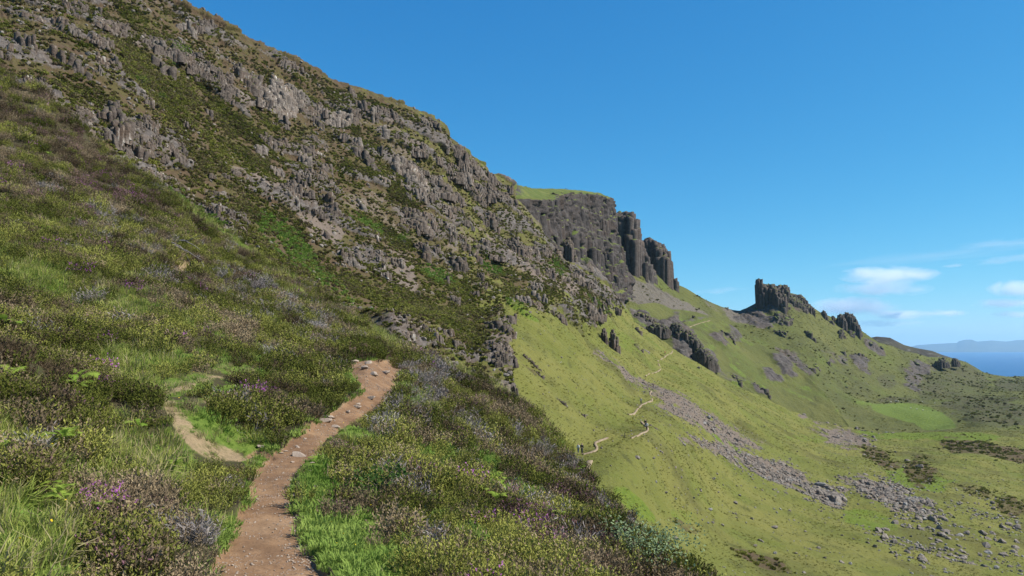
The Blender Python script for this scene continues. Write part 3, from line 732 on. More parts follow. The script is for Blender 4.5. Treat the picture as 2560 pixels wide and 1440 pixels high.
for k, q in enumerate([(2330, 640, 330, 13, .16, 'long faint streak of high cloud', -4.5), (2500, 608, 130, 12, .2, 'faint feathery high cloud at the upper right', -4), (2520, 648, 110, 13, .2, 'thin hazy streak of cloud under the feathery one', -5), (2385, 664, 36, 6, .25, 'tiny wisp of cloud above the lens cloud', -3), (1800, 727, 75, 10, .14, 'very faint wisp left of the castle rock', -4)]):
    cloud(*q[:5], k + 21, q[5], rot=q[6], wisp=.5, D=30000)

g = G('haze_air')
pv = g.n('ShaderNodeVolumePrincipled')
pv.inputs['Density'].default_value = 2.5e-5
pv.inputs['Color'].default_value = (0.46, 0.76, 1.0, 1)
pv.inputs['Anisotropy'].default_value = 0.1
g.t.links.new(pv.outputs[0], g.out.inputs['Volume'])
X0, X1, Y0, Y1, Z0, Z1 = -61000, 91000, -3000, 63000, SEA_Z - 1, 720
hv = [(x, y, z) for z in (Z0, Z1) for y in (Y0, Y1) for x in (X0, X1)]
hf = [(0, 2, 3, 1), (4, 5, 7, 6), (0, 1, 5, 4), (2, 6, 7, 3), (0, 4, 6, 2), (1, 3, 7, 5)]
tag(add('haze', make_mesh('haze', hv, hf, g.m, smooth=False)), 'thin blue haze in the air over the sea and hills', 'haze', kind='stuff')
# ------------------------------------------------------------------ cliffs, pinnacles and crags
def rock_material(name, k, pale=0.35, mul=(1, 1, 1), grass=0.0, green=((0.085, 0.108, 0.022), (0.13, 0.14, 0.035)), up0=0.55):
    g = G(name)
    rb, lich = rock_colour(g, k)
    col = g.mix(g.math('MULTIPLY', lich, pale), rb, (0.40, 0.385, 0.355))
    col = g.mix(1.0, col, mul, 'MULTIPLY')
    strk = g.noise((0.9 * k, 0.9 * k, 7 * k), 4, 0.6)
    col = g.mix(g.math('MULTIPLY', g.step(0.55, 0.72, strk), 0.55), col, (0.045, 0.04, 0.036))
    n1 = g.noise(0.7 * k, 6, 0.7)
    if grass:
        ng = g.n('ShaderNodeNewGeometry'); sp = g.n('ShaderNodeSeparateXYZ'); g.put(sp.inputs[0], ng.outputs['Normal'])
        q = g.math('ADD', sp.outputs[2], g.math('MULTIPLY', g.math('SUBTRACT', g.noise(2.5 * k, 4, .6), 0.5), 0.55))
        gr = g.mix(g.step(.4, .65, g.noise(4 * k, 4)), green[0], green[1])
        col = g.mix(g.math('MULTIPLY', g.step(up0, up0 + 0.14, q), grass), col, gr)
    return g.surf(col, 0.92, g.bump(n1, 0.8, 0.8 * k), 0.15)
M_crag = rock_material('weathered_basalt', 0.8, 0.8, (1.08, 1.0, .94), 0.9, ((0.066, 0.060, 0.022), (0.088, 0.092, 0.024)), 0.62)
M_pale = rock_material('lichened_rock', 0.7, 1.0, (1.55, 1.5, 1.43), 0.3, up0=0.8)
M_cliff = rock_material('dark_cliff_rock', 2.6, 0.22, (.62, .60, .62), 1.0, up0=0.62)
M_stack = rock_material('pinnacle_rock', 2.4, 0.18, (.82, .79, .80), 1.0, up0=0.72)
M_hillrock = rock_material('hill_rock', 1.6, 0.30, (.85, .83, .83), 1.0, up0=0.62)

def columns(a, z, w, h, seed, P):
    """Relief of jointed basalt: tall cells with dark joints between them."""
    f1, f2, rid = voro2(a / w + 0.35 * fbm(P, w * 3, 2, seed), z / h + 0.5 * fbm(P, h, 2, seed + 1), seed + 2)
    g1, g2, rid2 = voro2(a / (w * .42) + 9, z / (h * .45) + 3, seed + 5)
    return rid - 0.75 * sstep(0.16, 0.0, f2 - f1) + 0.42 * rid2 - 0.25 * sstep(0.2, 0.0, g2 - g1)

def prisms(xy, z0, z1, rad, seed, lean=0.05, sides=6, cap=0.78):
    """Jointed basalt: one upright many sided block per entry, as (verts, faces)."""
    r = np.random.default_rng(seed)
    n = len(xy)
    ang = (np.arange(sides)[None] + r.uniform(-.3, .3, (n, sides))) / sides * 2 * np.pi + r.uniform(0, 6.28, (n, 1))
    rr = rad[:, None] * r.uniform(.82, 1.15, (n, sides))
    h = z1 - z0
    rings = []
    tl = r.normal(0, lean, (n, 2)) * h[:, None]
    tilt = r.normal(0, .28, (n, 2))
    for f, k in ((0, 1.06), (.45, 1.0), (.72, .98), (.93, .95), (1.0, cap)):
        jit = r.uniform(.94, 1.06, (n, sides))
        x = xy[:, :1] + np.cos(ang) * rr * k * jit + tl[:, :1] * f
        y = xy[:, 1:] + np.sin(ang) * rr * k * jit + tl[:, 1:] * f
        z = (z0 + h * f)[:, None] + (np.cos(ang) * tilt[:, :1] + np.sin(ang) * tilt[:, 1:]) * rad[:, None] * (f > .9)
        rings.append(np.stack([x, y, z], -1))
    V = np.stack(rings, 1).reshape(-1, 3)                   # n, 5, sides
    q = []
    i = np.arange(sides); j = (i + 1) % sides
    for k in range(4):
        q.append(np.stack([k * sides + i, k * sides + j, (k + 1) * sides + j, (k + 1) * sides + i], -1))
    q = np.concatenate(q)
    b = 4 * sides
    q = np.concatenate([q, np.array([[b, b + 1, b + 2, b + 3], [b, b + 3, b + 4, b + 5]])]) if sides == 6 else q
    Fq = (np.arange(n)[:, None, None] * (5 * sides) + q[None]).reshape(-1, 4)
    return V, Fq

def own_origin(Pg):
    """Origin at the base of the thing."""
    q = Pg.reshape(-1, 3)
    return np.array([q[:, 0].mean(), q[:, 1].mean(), np.percentile(q[:, 2], 3)])

def grid_thing(name, Pg, mat, label=None, cat=None, parent=None, group=None, flip=False, origin=None):
    og = own_origin(Pg) if origin is None else origin
    me = make_mesh(name, Pg - og, grid_faces(*Pg.shape[:2], flip), mat, smooth=False)
    o = add(name, me, parent, None if parent else og)
    return tag(o, label, cat, group)

# the headland: a receding wall that turns a corner, with a turf top
def resample(line, n):
    a = np.array(line, float)
    p = PT(a[:, 0], a[:, 1], a[:, 2])
    d = np.r_[0, np.cumsum(np.linalg.norm(np.diff(p, axis=0), axis=1))]
    t = np.linspace(0, d[-1], n)
    return np.stack([np.interp(t, d, p[:, k]) for k in range(3)], -1)
def loft(lines, n, per):
    R = [resample(l, n) for l in lines]
    rows = []
    for (a, b, m) in zip(R[:-1], R[1:], per):
        for k in range(m):
            rows.append(a + (b - a) * k / m)
    rows.append(R[-1])
    return np.stack(rows, 0)
HL = [
    [(1200, 470, 800), (1330, 476, 900), (1457, 478, 960), (1500, 487, 960), (1512, 492, 960)],
    [(1240, 462, 440), (1282, 460, 470), (1335, 471, 560), (1410, 473, 640), (1447, 475, 680), (1503, 483, 735), (1515, 490, 760), (1516, 492, 820), (1510, 492, 930)],
    [(1240, 500, 420), (1287, 494, 440), (1310, 497, 460), (1370, 496, 530), (1379, 485, 560), (1400, 480, 590), (1445, 482, 650), (1510, 490, 722), (1517.5, 496, 740), (1516, 498, 820), (1508, 498, 930)],
    [(1240, 560, 420), (1300, 560, 445), (1400, 560, 570), (1450, 558, 640), (1515, 555, 715), (1524.5, 556, 738), (1521, 556, 820), (1510, 556, 930)],
    [(1260, 640, 420), (1340, 640, 460), (1420, 640, 575), (1470, 638, 640), (1532, 628, 705), (1542, 628, 730), (1534, 628, 820), (1520, 628, 930)],
    [(1300, 730, 410), (1400, 720, 500), (1480, 720, 590), (1520, 718, 640), (1555, 702, 690), (1565, 702, 715), (1556, 702, 820), (1540, 702, 930)],
    [(1300, 790, 400), (1400, 780, 490), (1480, 780, 570), (1520, 770, 620), (1556, 745, 680), (1566, 745, 705), (1556, 745, 820), (1540, 745, 930)]]
HP = loft(HL, 230, [8, 12, 34, 34, 34, 16])
hn = normals(blur(HP, 4))
arc = np.cumsum(np.r_[np.zeros((1, HP.shape[0])), np.linalg.norm(np.diff(HP[..., :2].transpose(1, 0, 2), axis=0), axis=-1)], 0).T
face = sstep(18, 23, np.arange(HP.shape[0]))[:, None]
rel = columns(arc, HP[..., 2], 9, 30, 201, HP) * 5.0 + 7 * (ridged(HP, 26, 4, 203) - 0.5) + 2 * (fbm(HP, 6, 4, 204) - 0.5)
ledge = ((HP[..., 2] + 10 * fbm(HP, 50, 2, 205)) / 24) % 1
rel = rel + 2.4 * sstep(0, .9, ledge)
HP2 = HP + (hn * np.array([1, 1, .15])) * (rel * face)[..., None] + np.array([0, 0, 1.0]) * ((1 - face) * 1.6 * (fbm(HP, 9, 3, 207) - 0.5))[..., None]
def headland_columns():
    rr = np.random.default_rng(77)
    XY, Z0, Z1, RD = [], [], [], []
    edges = [20, 38, 54, 72, 88, 106, 122, 137]
    for a_, b_ in zip(edges[:-1], edges[1:]):
        st = 0.0
        while st < 196:
            i = int(st)
            ja = int(np.clip(a_ + rr.normal(0, 2.5), 20, 136)); jb = min(137, b_ + 4)
            p, q = HP[ja, i], HP[jb, i]
            mid = HP[(a_ + b_) // 2, i]; n = hn[(a_ + b_) // 2, i]
            wd = rr.uniform(3.2, 8.0)
            f = p * .35 + q * .65
            XY.append(f[:2] + n[:2] * rr.uniform(-1.8, 2.6) * (1 if rr.random() > .12 else 2.0)); Z0.append(q[2] - 3); Z1.append(p[2] - (1.6 if a_ == 20 else rr.uniform(-3, 4))); RD.append(wd * .62)
            step_m = np.linalg.norm(HP[a_, min(i + 1, 229)] - HP[a_, i]) + 1e-6
            st += max(.35, wd * .8 / step_m)
    V, Fq = prisms(np.array(XY), np.array(Z0), np.array(Z1), np.array(RD), 79, lean=.015, cap=.85)
    og = own_origin(HP2)
    return add('rock_columns', make_mesh('rock_columns', V - og, Fq, M_cliff, smooth=False), head_o)
head_o = grid_thing('headland_cliff', HP2, M_cliff, 'huge dark sheer cliff with a flat turf top ending the mountainside', 'cliff')
headland_columns()['kind'] = 'stuff'

def column_rock(name, top, D, front, back, w, foot, mat, label, cat, seed, ridge=0.0, drop=0.5, parent=None, origin=None, rough=0.5):
    """A rock of packed columns whose heads follow a skyline (photo pixels), standing at distance D."""
    r = np.random.default_rng(seed)
    a = np.array(top, float)
    m = D / F
    u0, u1 = a[0, 0], a[-1, 0]
    xs = []
    row = 0
    dy = w * .82
    for y in np.arange(-front, back + .01, dy):
        for x in np.arange(u0 * m + .35 * w, u1 * m - .3 * w, w * .9):
            xs.append((x + (row % 2) * w * .4 + r.normal(0, w * .10), y + r.normal(0, w * .10)))
        row += 1
    xs = np.array(xs)
    s = (xs[:, 0] / m - u0) / (u1 - u0) * 2 - 1
    lim = front * np.clip(1 - np.abs(s - ridge) / (1 + np.sign(s - ridge) * -ridge + 1e-6), 0.03, 1) ** .8
    keep = (xs[:, 1] >= -lim - w * .3) & (s > -1.02) & (s < 1.02)
    xs, s, lim = xs[keep], s[keep], lim[keep]
    uu = xs[:, 0] / m
    du = w / m * .35
    tv = np.maximum(np.interp(uu - du, a[:, 0], a[:, 1]), np.interp(uu + du, a[:, 0], a[:, 1])) * .6 + np.interp(uu, a[:, 0], a[:, 1]) * .4
    zt = PT(uu, tv, D)[:, 2]
    zf = PT(uu, np.full(len(uu), foot), D)[:, 2] - w
    ht = zt - zf
    fr = np.clip(-xs[:, 1] / (front + 1e-6), 0, 1)
    zt = zt - ht * drop * fr ** 1.3 * r.uniform(.3, 1.2, len(xs)) - w * rough * r.random(len(xs)) * (1 + fr * 2)
    zt = np.maximum(zt, zf + w)
    X = np.stack([(uu - 1280) * m / CP * 1.0, np.full(len(uu), D) + xs[:, 1]], -1)
    X[:, 0] = PT(uu, tv, D)[:, 0] * X[:, 1] / D
    V, Fq = prisms(X, zf, zt, w * .62 * r.choice([.8, .9, 1.0, 1.12, 1.25], len(X)), seed + 1, lean=.02, cap=.95)
    og = np.array([X[:, 0].mean(), D, zf.min()]) if origin is None else origin
    o = add(name, make_mesh(name, V - og, Fq, mat, smooth=False), parent, None if parent else og)
    return tag(o, label, cat)

def tower_grid(rows, D, depth, ridge, nrow, m, amp, w, h, seed, top=0.5, lean=0.0):
    a = np.array(rows, float)
    v = np.linspace(a[0, 0], a[-1, 0], nrow)
    uL, uR = np.interp(v, a[:, 0], a[:, 1]), np.interp(v, a[:, 0], a[:, 2])
    L, R = PT(uL, v, D), PT(uR, v, D)
    half = (R[:, 0] - L[:, 0]) / 2
    cx = (R[:, 0] + L[:, 0]) / 2
    z = (R[:, 2] + L[:, 2]) / 2
    sec = np.array([(1, 0.0), (0.9, 0.45), (0.2, 1.0), (-0.8, 0.6), (-1, 0.0), (ridge * .5 - .5, -0.62), (ridge, -1.0), (ridge * .5 + .5, -0.55), (1, 0.0)])
    t = np.r_[0, np.cumsum(np.hypot(*np.diff(sec, axis=0).T))]
    q = np.linspace(0, t[-1], m)
    sx, sy = np.interp(q, t, sec[:, 0]), np.interp(q, t, sec[:, 1])
    dep = depth * np.clip(half / half.max(), 0.25, 1)
    Pg = np.stack([cx[:, None] + half[:, None] * sx, D + dep[:, None] * sy + 0 * cx[:, None], np.repeat(z[:, None], m, 1)], -1)
    rad = Pg - np.stack([cx, np.full(nrow, D), z], -1)[:, None]
    rn = rad / (np.linalg.norm(rad, axis=-1, keepdims=True) + 1e-9)
    arc = q[None] * half.max()
    per = columns(np.where(arc >= arc.max() - 1e-6, 0, arc) + 0 * Pg[..., 0], Pg[..., 2], w, h, seed, Pg)
    rel = amp * (per - 0.55) + amp * 1.3 * (ridged(Pg, w * 2.5, 4, seed + 7) - 0.55) + amp * .6 * (fbm(Pg, w * .6, 3, seed + 8) - .5)
    Pg = Pg + rn * rel[..., None]
    Pg[..., 2] += top * w * (vnoise(np.stack([Pg[..., 0], Pg[..., 1], 0 * Pg[..., 0]], -1) / (w * 1.2), seed + 9) - 0.3) * np.clip(1 - np.arange(nrow) / (nrow * .25), 0, 1)[:, None]
    Pg[:, -1] = Pg[:, 0]
    caps = []
    c = Pg[0].mean(0)
    for f in (0.0, 0.35, 0.7, 0.9):
        ring = c + (Pg[0] - c) * f
        ring[:, 2] = c[2] + (Pg[0][:, 2] - c[2]) * f + 0.15 * w * (1 - f)
        caps.append(ring)
    return np.concatenate([np.stack(caps), Pg], 0)

column_rock('rock_pinnacle', [(1520, 532), (1524, 530), (1548, 530), (1553, 527), (1561, 525), (1572, 527), (1582, 531), (1586, 545), (1589, 560), (1596, 584), (1603, 600), (1609, 616), (1617, 640), (1626, 660), (1634, 674), (1640, 690)], 778, 30, 16, 6.6, 715, M_stack,
            'tall blocky dark pinnacle just right of the flat topped cliff', 'rock pinnacle', 301, ridge=.05, drop=.30)
column_rock('rock_pinnacle', [(1610.5, 596), (1612, 593), (1617, 594), (1622, 597), (1633, 598), (1640, 600), (1647, 606), (1653, 604), (1657, 608), (1664, 613), (1671, 624), (1675, 640), (1677, 654), (1682, 672), (1687, 688), (1693, 706), (1697, 716)], 820, 22, 12, 5.6, 735, M_stack,
            'smaller jagged dark pinnacle at the outer end of the cliff', 'rock pinnacle', 331, ridge=.0, drop=.28)

# the castle like rock on the hill
def empty(name, loc):
    o = bpy.data.objects.new(name, None); COL.objects.link(o); o.location = loc; return o
cr_org = PT(1930, 770, 925)
castle = tag(empty('castle_rock', cr_org), 'dark castle shaped rock with a spire on the distant green hilltop', 'rock formation')
column_rock('rock_wall', [(1889.5, 712), (1893, 708), (1906, 708), (1916, 710), (1924, 710), (1931, 711), (1937, 715), (1943, 722), (1950, 732), (1958, 742), (1968, 752), (1978, 764), (1990, 776)], 928, 34, 8, 3.6, 800, M_stack, None, None, 401, ridge=.35, drop=.25, parent=castle, origin=cr_org)
column_rock('spire', [(1890, 702), (1892, 699), (1896, 695.5), (1899, 697), (1903, 696), (1906, 699), (1907, 708), (1912, 716), (1914, 724)], 914, 5, 4, 2.6, 800, M_stack, None, None, 421, ridge=.2, drop=.3, parent=castle, origin=cr_org)
column_rock('rock_block', [(1934, 714.5), (1940, 714), (1948, 713), (1956, 712), (1966, 712), (1969, 716), (1972, 722), (1974, 731), (1980, 734), (1988, 736), (1994, 745), (2000, 760), (2006, 770)], 936, 26, 8, 3.4, 790, M_stack, None, None, 441, ridge=-.3, drop=.7, parent=castle, origin=cr_org)
KINDS = {}
for top, D, fr, bk_, w, ft, rg, sd, lab in (
    ([(1988, 737), (1996, 735), (2004, 737), (2010, 742), (2015, 750), (2020, 756), (2026, 762), (2033, 768), (2038, 778)], 934, 8, 5, 2.6, 790, .2, 501, 'dark rock rib stepping down right of the castle rock'),
    ([(2053, 784), (2055, 777), (2060, 776), (2064, 778), (2067, 787), (2069, 792)], 962, 4, 3, 2.0, 800, .1, 511, 'small square rock stump on the ridge right of the castle rock'),
    ([(2078, 792), (2080, 789), (2085, 789), (2087, 793)], 966, 2, 2, 1.6, 800, .0, 516, 'tiniest rock stump on the ridge left of the pointed stack'),
    ([(2091, 800), (2094, 790), (2098, 785), (2102, 783), (2106, 788), (2111, 793), (2114, 800), (2117, 808)], 976, 7, 5, 2.4, 824, .0, 521, 'pointed rock stack left of the curved fin on the ridge'),
    ([(2108.5, 788), (2111, 782), (2116, 781), (2124, 781.5), (2131, 785), (2137, 791), (2142, 799), (2146, 808), (2150, 818), (2153, 826), (2156, 834)], 986, 9, 5, 2.6, 845, .75, 531, 'curved dark rock fin at the right end of the hill ridge'),
    ([(2332, 910), (2340, 904), (2348, 898), (2355, 893), (2359, 894), (2364, 900), (2372, 908)], 1052, 12, 6, 3.4, 914, .0, 541, 'dark triangular rock mound on the far shoulder above the sea'),
    ([(2379, 905), (2381, 897), (2386, 893), (2391, 895), (2395, 899), (2398, 906)], 1082, 6, 5, 3.0, 912, .2, 551, 'small dark knob on the far shoulder beside the triangular mound'),
    ([(1684, 838), (1690, 832), (1698, 826), (1708, 824), (1720, 824), (1731, 830), (1741, 840), (1750, 850), (1758, 862), (1768, 880), (1778, 898)], 566, 12, 6, 2.2, 908, .85, 561, 'black shaded cliff facing left below the grassy knoll'),
    ([(1734, 882), (1740, 874), (1750, 869), (1760, 870), (1768, 876), (1776, 882), (1784, 892), (1790, 902), (1796, 914)], 550, 9, 6, 1.8, 925, .2, 571, 'pale fluted crag ending the black shaded cliff'),
    ([(1578, 792), (1584, 784), (1594, 781), (1606, 781), (1618, 785), (1630, 792), (1640, 800), (1650, 810)], 582, 8, 6, 2.0, 836, .85, 581, 'dark hollow cliff at the left end of the grassy knoll'),
    ([(1612, 824), (1620, 815), (1632, 809), (1646, 808), (1658, 811), (1668, 815), (1676, 826)], 566, 7, 5, 1.9, 840, .2, 591, 'low crag under the grassy knoll edge'),
    ([(1673, 822), (1678, 811), (1686, 806), (1694, 807), (1702, 812), (1709, 824)], 574, 6, 5, 1.9, 838, .3, 601, 'rounded dark crag below the gully in the knoll')):
    column_rock('rock_stack' if D > 900 else 'crag', top, D, fr, bk_, w, ft, M_stack if D > 900 else M_hillrock, lab, 'rock stack' if D > 900 else 'crag', sd, ridge=rg, drop=.45)
for top, D, fr, bk_, w, ft, rg, sd, lab in (
    ([(1502, 832), (1505, 822), (1509, 816), (1512, 818), (1515, 826), (1519, 845), (1523, 864)], 328, 1.6, 1.2, .9, 876, .3, 611, 'slim left rock spike of the pair on the green slope'),
    ([(1523, 852), (1526, 834), (1530, 824), (1533, 822), (1537, 828), (1542, 840), (1547, 858), (1551, 880)], 323, 2.2, 1.4, 1.0, 900, .3, 621, 'larger right rock spike of the pair on the green slope'),
    ([(1406, 612), (1409, 602), (1414, 597), (1421, 596), (1427, 599), (1432, 606), (1436, 622), (1440, 640), (1446, 656)], 516, 6, 5, 1.9, 665, .1, 631, 'free standing rock pillar at the foot of the big cliff')):
    column_rock('rock_spike', top, D, fr, bk_, w, ft, M_crag, lab, 'rock spike', sd, ridge=rg, drop=.4)


# crags that stand out of the mountainside
def outcrop(layer, u, v, ru, rv, rot, hgt, label, mat, seed, w=1.4, tier=5.0, sink=0.8):
    """A crag of packed columns standing out of a hillside, in one or more steps."""
    if not hasattr(layer, 'Pb'):
        layer.Pb = blur(layer.P, 6)
        layer.Nb = normals(blur(layer.P, 14))
    r = np.random.default_rng(seed)
    c, s = math.cos(math.radians(rot)), math.sin(math.radians(rot))
    m = float(layer.at(u, v, layer.Pb)[1]) / F
    w = float(np.clip(w * 9.5 * m, .5, 2.6))                    # joints widen with the size of the cliff
    nA, nB = max(3, int(2 * ru * m / (w * .86))), max(3, int(2 * rv * m / (w * .46)))
    while nA * nB > 460:
        w *= 1.1; nA, nB = max(3, int(2 * ru * m / (w * .86))), max(3, int(2 * rv * m / (w * .46)))
    A, B = np.meshgrid(np.linspace(-1, 1, nA), np.linspace(-1, 1, nB), indexing='ij')
    A = A + (np.arange(nB) % 2)[None] * .9 / nA + r.normal(0, .22 / nA, A.shape); B = B + r.normal(0, .25 / nB, B.shape)
    A, B = A.ravel(), B.ravel()
    px = np.stack([A * ru, B * rv, np.full(A.shape, seed * 1.0)], -1)
    rr = (np.abs(A) ** 2.6 + np.abs(B) ** 2.6) ** (1 / 2.6) + .8 * (fbm(px, 22, 3, seed) - .5)
    k = rr < 1
    A, B, rr, px = A[k], B[k], rr[k], px[k]
    if len(A) < 3: return None
    at = lambda a, b: layer.at(u + a * ru * c - b * rv * s, v + a * ru * s + b * rv * c, layer.Pb)
    P = at(A, B)
    XYp = P[:, :2]                                             # one crag, one body: only what touches
    lab_ = np.arange(len(A)); dd = np.hypot(*(XYp[:, None] - XYp[None]).transpose(2, 0, 1)) < w * 1.2
    for _ in range(60):
        nl = np.where(dd, lab_[None], 10 ** 6).min(1)
        if (nl == lab_).all(): break
        lab_ = nl
    k = lab_ == np.bincount(lab_).argmax()
    A, B, rr, px, P = A[k], B[k], rr[k], px[k], P[k]
    nt = max(1, round(2 * rv * m * .9 / tier))
    q = (B + 1) / 2 * nt + .5 * (fbm(px, 30, 2, seed + 5) - .5)
    up_ = at(A, np.clip(np.floor(q) / nt * 2 - 1, -1.1, 1))    # ground at the head of this step
    head = P[:, 2] + np.clip(up_[:, 2] - P[:, 2], 0, tier * .7) * (.12 + .88 * fbm(px, 16, 2, seed + 8)) * r.uniform(.5, 1.15, len(A)) + hgt * .22 * (1 - rr) * (.3 + r.random(len(A))) + .12 * w
    N = layer.at(np.array([float(u)]), np.array([float(v)]), layer.Nb)[0]
    out = N[:2] / (np.linalg.norm(N[:2]) + 1e-9)
    X = P[:, :2] + out * (hgt * .12 * (1 - rr))[:, None]
    V, Fq = prisms(X, P[:, 2] - sink - .5 * w, head, w * .62 * r.choice([.8, .95, 1.1, 1.4, 1.9], len(A)), seed + 1, lean=.10, cap=.66)
    og = np.array([X[:, 0].mean(), X[:, 1].mean(), P[:, 2].min()])
    o = add('rock_outcrop', make_mesh('rock_outcrop', V - og, Fq, mat, smooth=False), None, og)
    return tag(o, label, 'rock outcrop')
C, W, H = M_crag, M_pale, M_hillrock
OUT2 = [(1216, 868, 30, 66, 12, 4.5, 'steep pale edged rock buttress ending the heather crags above the green slope', C), (705, 252, 52, 44, 48, 7, 'big pale fluted crag high on the mountainside beneath the skyline', W), (632, 205, 46, 22, 46, 6, 'dark overhanging crag just up left of the big pale fluted crag', C),
    (292, 322, 52, 40, 8, 4.2, 'broken dark cliff with black clefts above the near heather slope', C), (345, 390, 40, 20, 5, 3.4, 'smooth grey rock bulge beside the near heather edge', C),
    (742, 418, 36, 17, 10, 4, 'pale columned crag in the middle of the heather shelves', W), (625, 375, 22, 36, -20, 3.5, 'pale streaked rock rib left of the columned crag', W),
    (862, 308, 46, 17, 14, 5, 'pale band of short rock columns below the grassy skyline', W), (948, 340, 16, 13, 10, 4, 'lone pale rock tooth right of the short column band', W),
    (888, 415, 40, 30, 32, 6, 'jagged dark crag with a black left side', C), (1030, 445, 62, 18, 40, 5.5, 'long pale crag line running down to the right', W),
    (886, 525, 28, 14, 0, 3.5, 'small bright pale rock face above a green patch', W), (698, 515, 40, 13, 14, 3, 'low pale rock band at the foot of the crags', W),
    (805, 522, 26, 24, 0, 3.6, 'brown square crag with a turf cap above scree', C), (988, 580, 26, 15, 10, 3.6, 'row of dark slabs left of the small tree', C),
    (1062, 588, 36, 16, 18, 3.6, 'row of upright rock slabs right of the small tree', C), (1132, 590, 30, 26, 12, 4.5, 'white lichened crag above the buttress', W),
    (1040, 642, 42, 16, 18, 3.8, 'dark broken band of rock below the upright slabs', C), (1188, 425, 34, 14, 46, 7, 'columned rock edge on the skyline notch', C),
    (1082, 316, 44, 11, 28, 7, 'ribbed cliff band right under the grassy brow', C), (1152, 392, 40, 11, 34, 6, 'lower ribbed cliff band under the brow', C),
    (1242, 560, 50, 15, 36, 6, 'sloping rocky band in front of the big cliff', C), (1345, 757, 34, 26, 36, 5, 'white streaked crag at the top of the green slope', W),
    (1452, 790, 58, 30, 34, 6, 'broad dark crag at the top of the green slope', C), (1250, 492, 28, 13, 35, 5, 'small rocky knob below the skyline notch', C),
    (1195, 640, 30, 12, 22, 4, 'rough brown ledge of rock above the grass tongue', C), (842, 608, 40, 14, 10, 2.6, 'rounded rubbly rock under the turf capped crag', C),
    (470, 82, 34, 11, 30, 4, 'pale rock ledge near the top left skyline', W), 
    (60, 118, 60, 28, 30, 4, 'dark rubbly crag in the top left corner', C), (160, 178, 60, 20, 30, 3.4, 'grey rock band above the near heather on the left', C),
    (1462, 665, 26, 18, 24, 6, 'heap of crags at the foot of the big cliff', C), (1390, 606, 18, 26, 0, 6, 'dark cleft rock at the left foot of the big cliff', C),
    (1322, 660, 36, 16, 40, 4, 'brown crag on the slope below the big cliff', C), (400, 170, 50, 20, 30, 3, 'rough dark rock field on the upper left slope', C),
    (520, 290, 14, 10, 10, 2.2, 'small dark rock poking out of the brown heather', C), (1240, 795, 30, 10, 40, 3, 'low rock lip where the crags meet the green grass', C),
    (1300, 798, 20, 14, 30, 3.2, 'stubby crag left of the white streaked crag base', C), (780, 290, 40, 16, 40, 4.5, 'grey fluted wall right of the big pale crag', C),
    (1600, 866, 12, 22, -35, 3, 'rocky rib crossing the upper green slope', C), (1614, 885, 10, 10, 40, 2.4, 'pale stump under the rocky rib on the green slope', W),
    (1325, 900, 46, 9, 42, 1.6, 'line of rubble on the green slope right of the buttress', C), (1345, 935, 22, 6, 42, 1.1, 'short streak of stones lower on the green slope', C),
    (1408, 1012, 24, 7, 38, 1.0, 'broken grey rock line across the green slope', C), (1462, 1040, 18, 6, 35, .9, 'second broken rock line nearer the hikers', C), (1627, 1056, 22, 9, 32, 1.4, 'flat grey slab beside the walker on the trail', C),
    (1622, 966, 15, 9, 25, 2.2, 'brown boulder outcrop where the trail crosses the stone run', C), (1590, 826, 12, 12, 40, 3, 'crag stub at the edge of the green slope', C), (883, 652, 8, 9, 0, 2.2, 'single white rock standing out at the cliff foot', W)]
for k, q in enumerate(OUT2):
    outcrop(slope, *q[:6], q[6], q[7], 700 + 13 * k, w=1.0 if q[5] > 2 else .7, tier=4.2 if q[5] > 2 else 1.5)
OUT4 = [(2032, 840, 38, 13, 4, 9, 'wide fluted dark crag in the middle of the castle hill'), (1932, 842, 40, 11, -16, 8, 'curved crag with a turf top left of the wide fluted crag'), (1960, 802, 30, 13, 14, 8, 'crag below the castle rock'),
    (2067, 803, 18, 12, 40, 8, 'leaning crag under the small stump'), (2110, 832, 12, 12, 30, 8, 'dark blocky crag below the curved fin'), (2132, 830, 9, 10, 20, 6, 'lighter crag beside the dark blocky crag'), (2150, 892, 17, 18, 58, 7, 'steep slanting crag low on the right flank'),
    (2107, 886, 7, 11, -30, 6, 'dark tooth of rock on the hill flank'), (2070, 911, 9, 7, 10, 5, 'small round crag left of the slanting crag'), (2045, 916, 10, 6, 45, 5, 'small tilted crag on the lower flank'), (2025, 925, 14, 5, 28, 4.5, 'low dark slab crag on the lower flank'),
    (2102, 911, 13, 6, 36, 4.5, 'grey stepped crag below the dark tooth'), (1982, 922, 30, 12, 52, 6.5, 'long steep crag on the near spur of the castle hill'), (1945, 937, 22, 11, 42, 5.5, 'broad broken crag left of the long steep crag'), (2177, 862, 11, 9, -40, 5.5, 'paired crag on the falling ridge'),
    (2202, 869, 10, 5, 20, 5, 'dark lip of rock on the falling ridge'), (2178, 928, 9, 5, 10, 4, 'small grey rock above the valley field'), (2298, 922, 20, 9, 42, 5, 'grey rubble crag on the far shoulder'), (2127, 967, 13, 4, -10, 5, 'thin dark crag above the green field'),
    (1990, 762, 30, 12, 28, 6, 'rocky apron below the right side of the castle rock'), (1815, 755, 8, 5, 0, 5, 'small dark crag on the slope under the pinnacles')]
for k, q in enumerate(OUT4):
    outcrop(castle_hill, *q[:6], q[6], H, 1500 + 13 * k, w=.7, tier=9)
OUTK = [(1826, 842, 26, 20, 46, 5.5, 'fluted crag on the right shoulder of the knoll'), (1802, 852, 15, 6, 36, 4, 'low dark crag left of the fluted crag'), (1900, 978, 27, 10, 38, 4, 'grey slab crag at the foot of the knoll'), (1838, 955, 40, 8, 14, 2.6, 'dark broken bank below the pale fluted crag'), (1740, 796, 10, 5, 0, 3, 'small dark rocks on top of the knoll')]
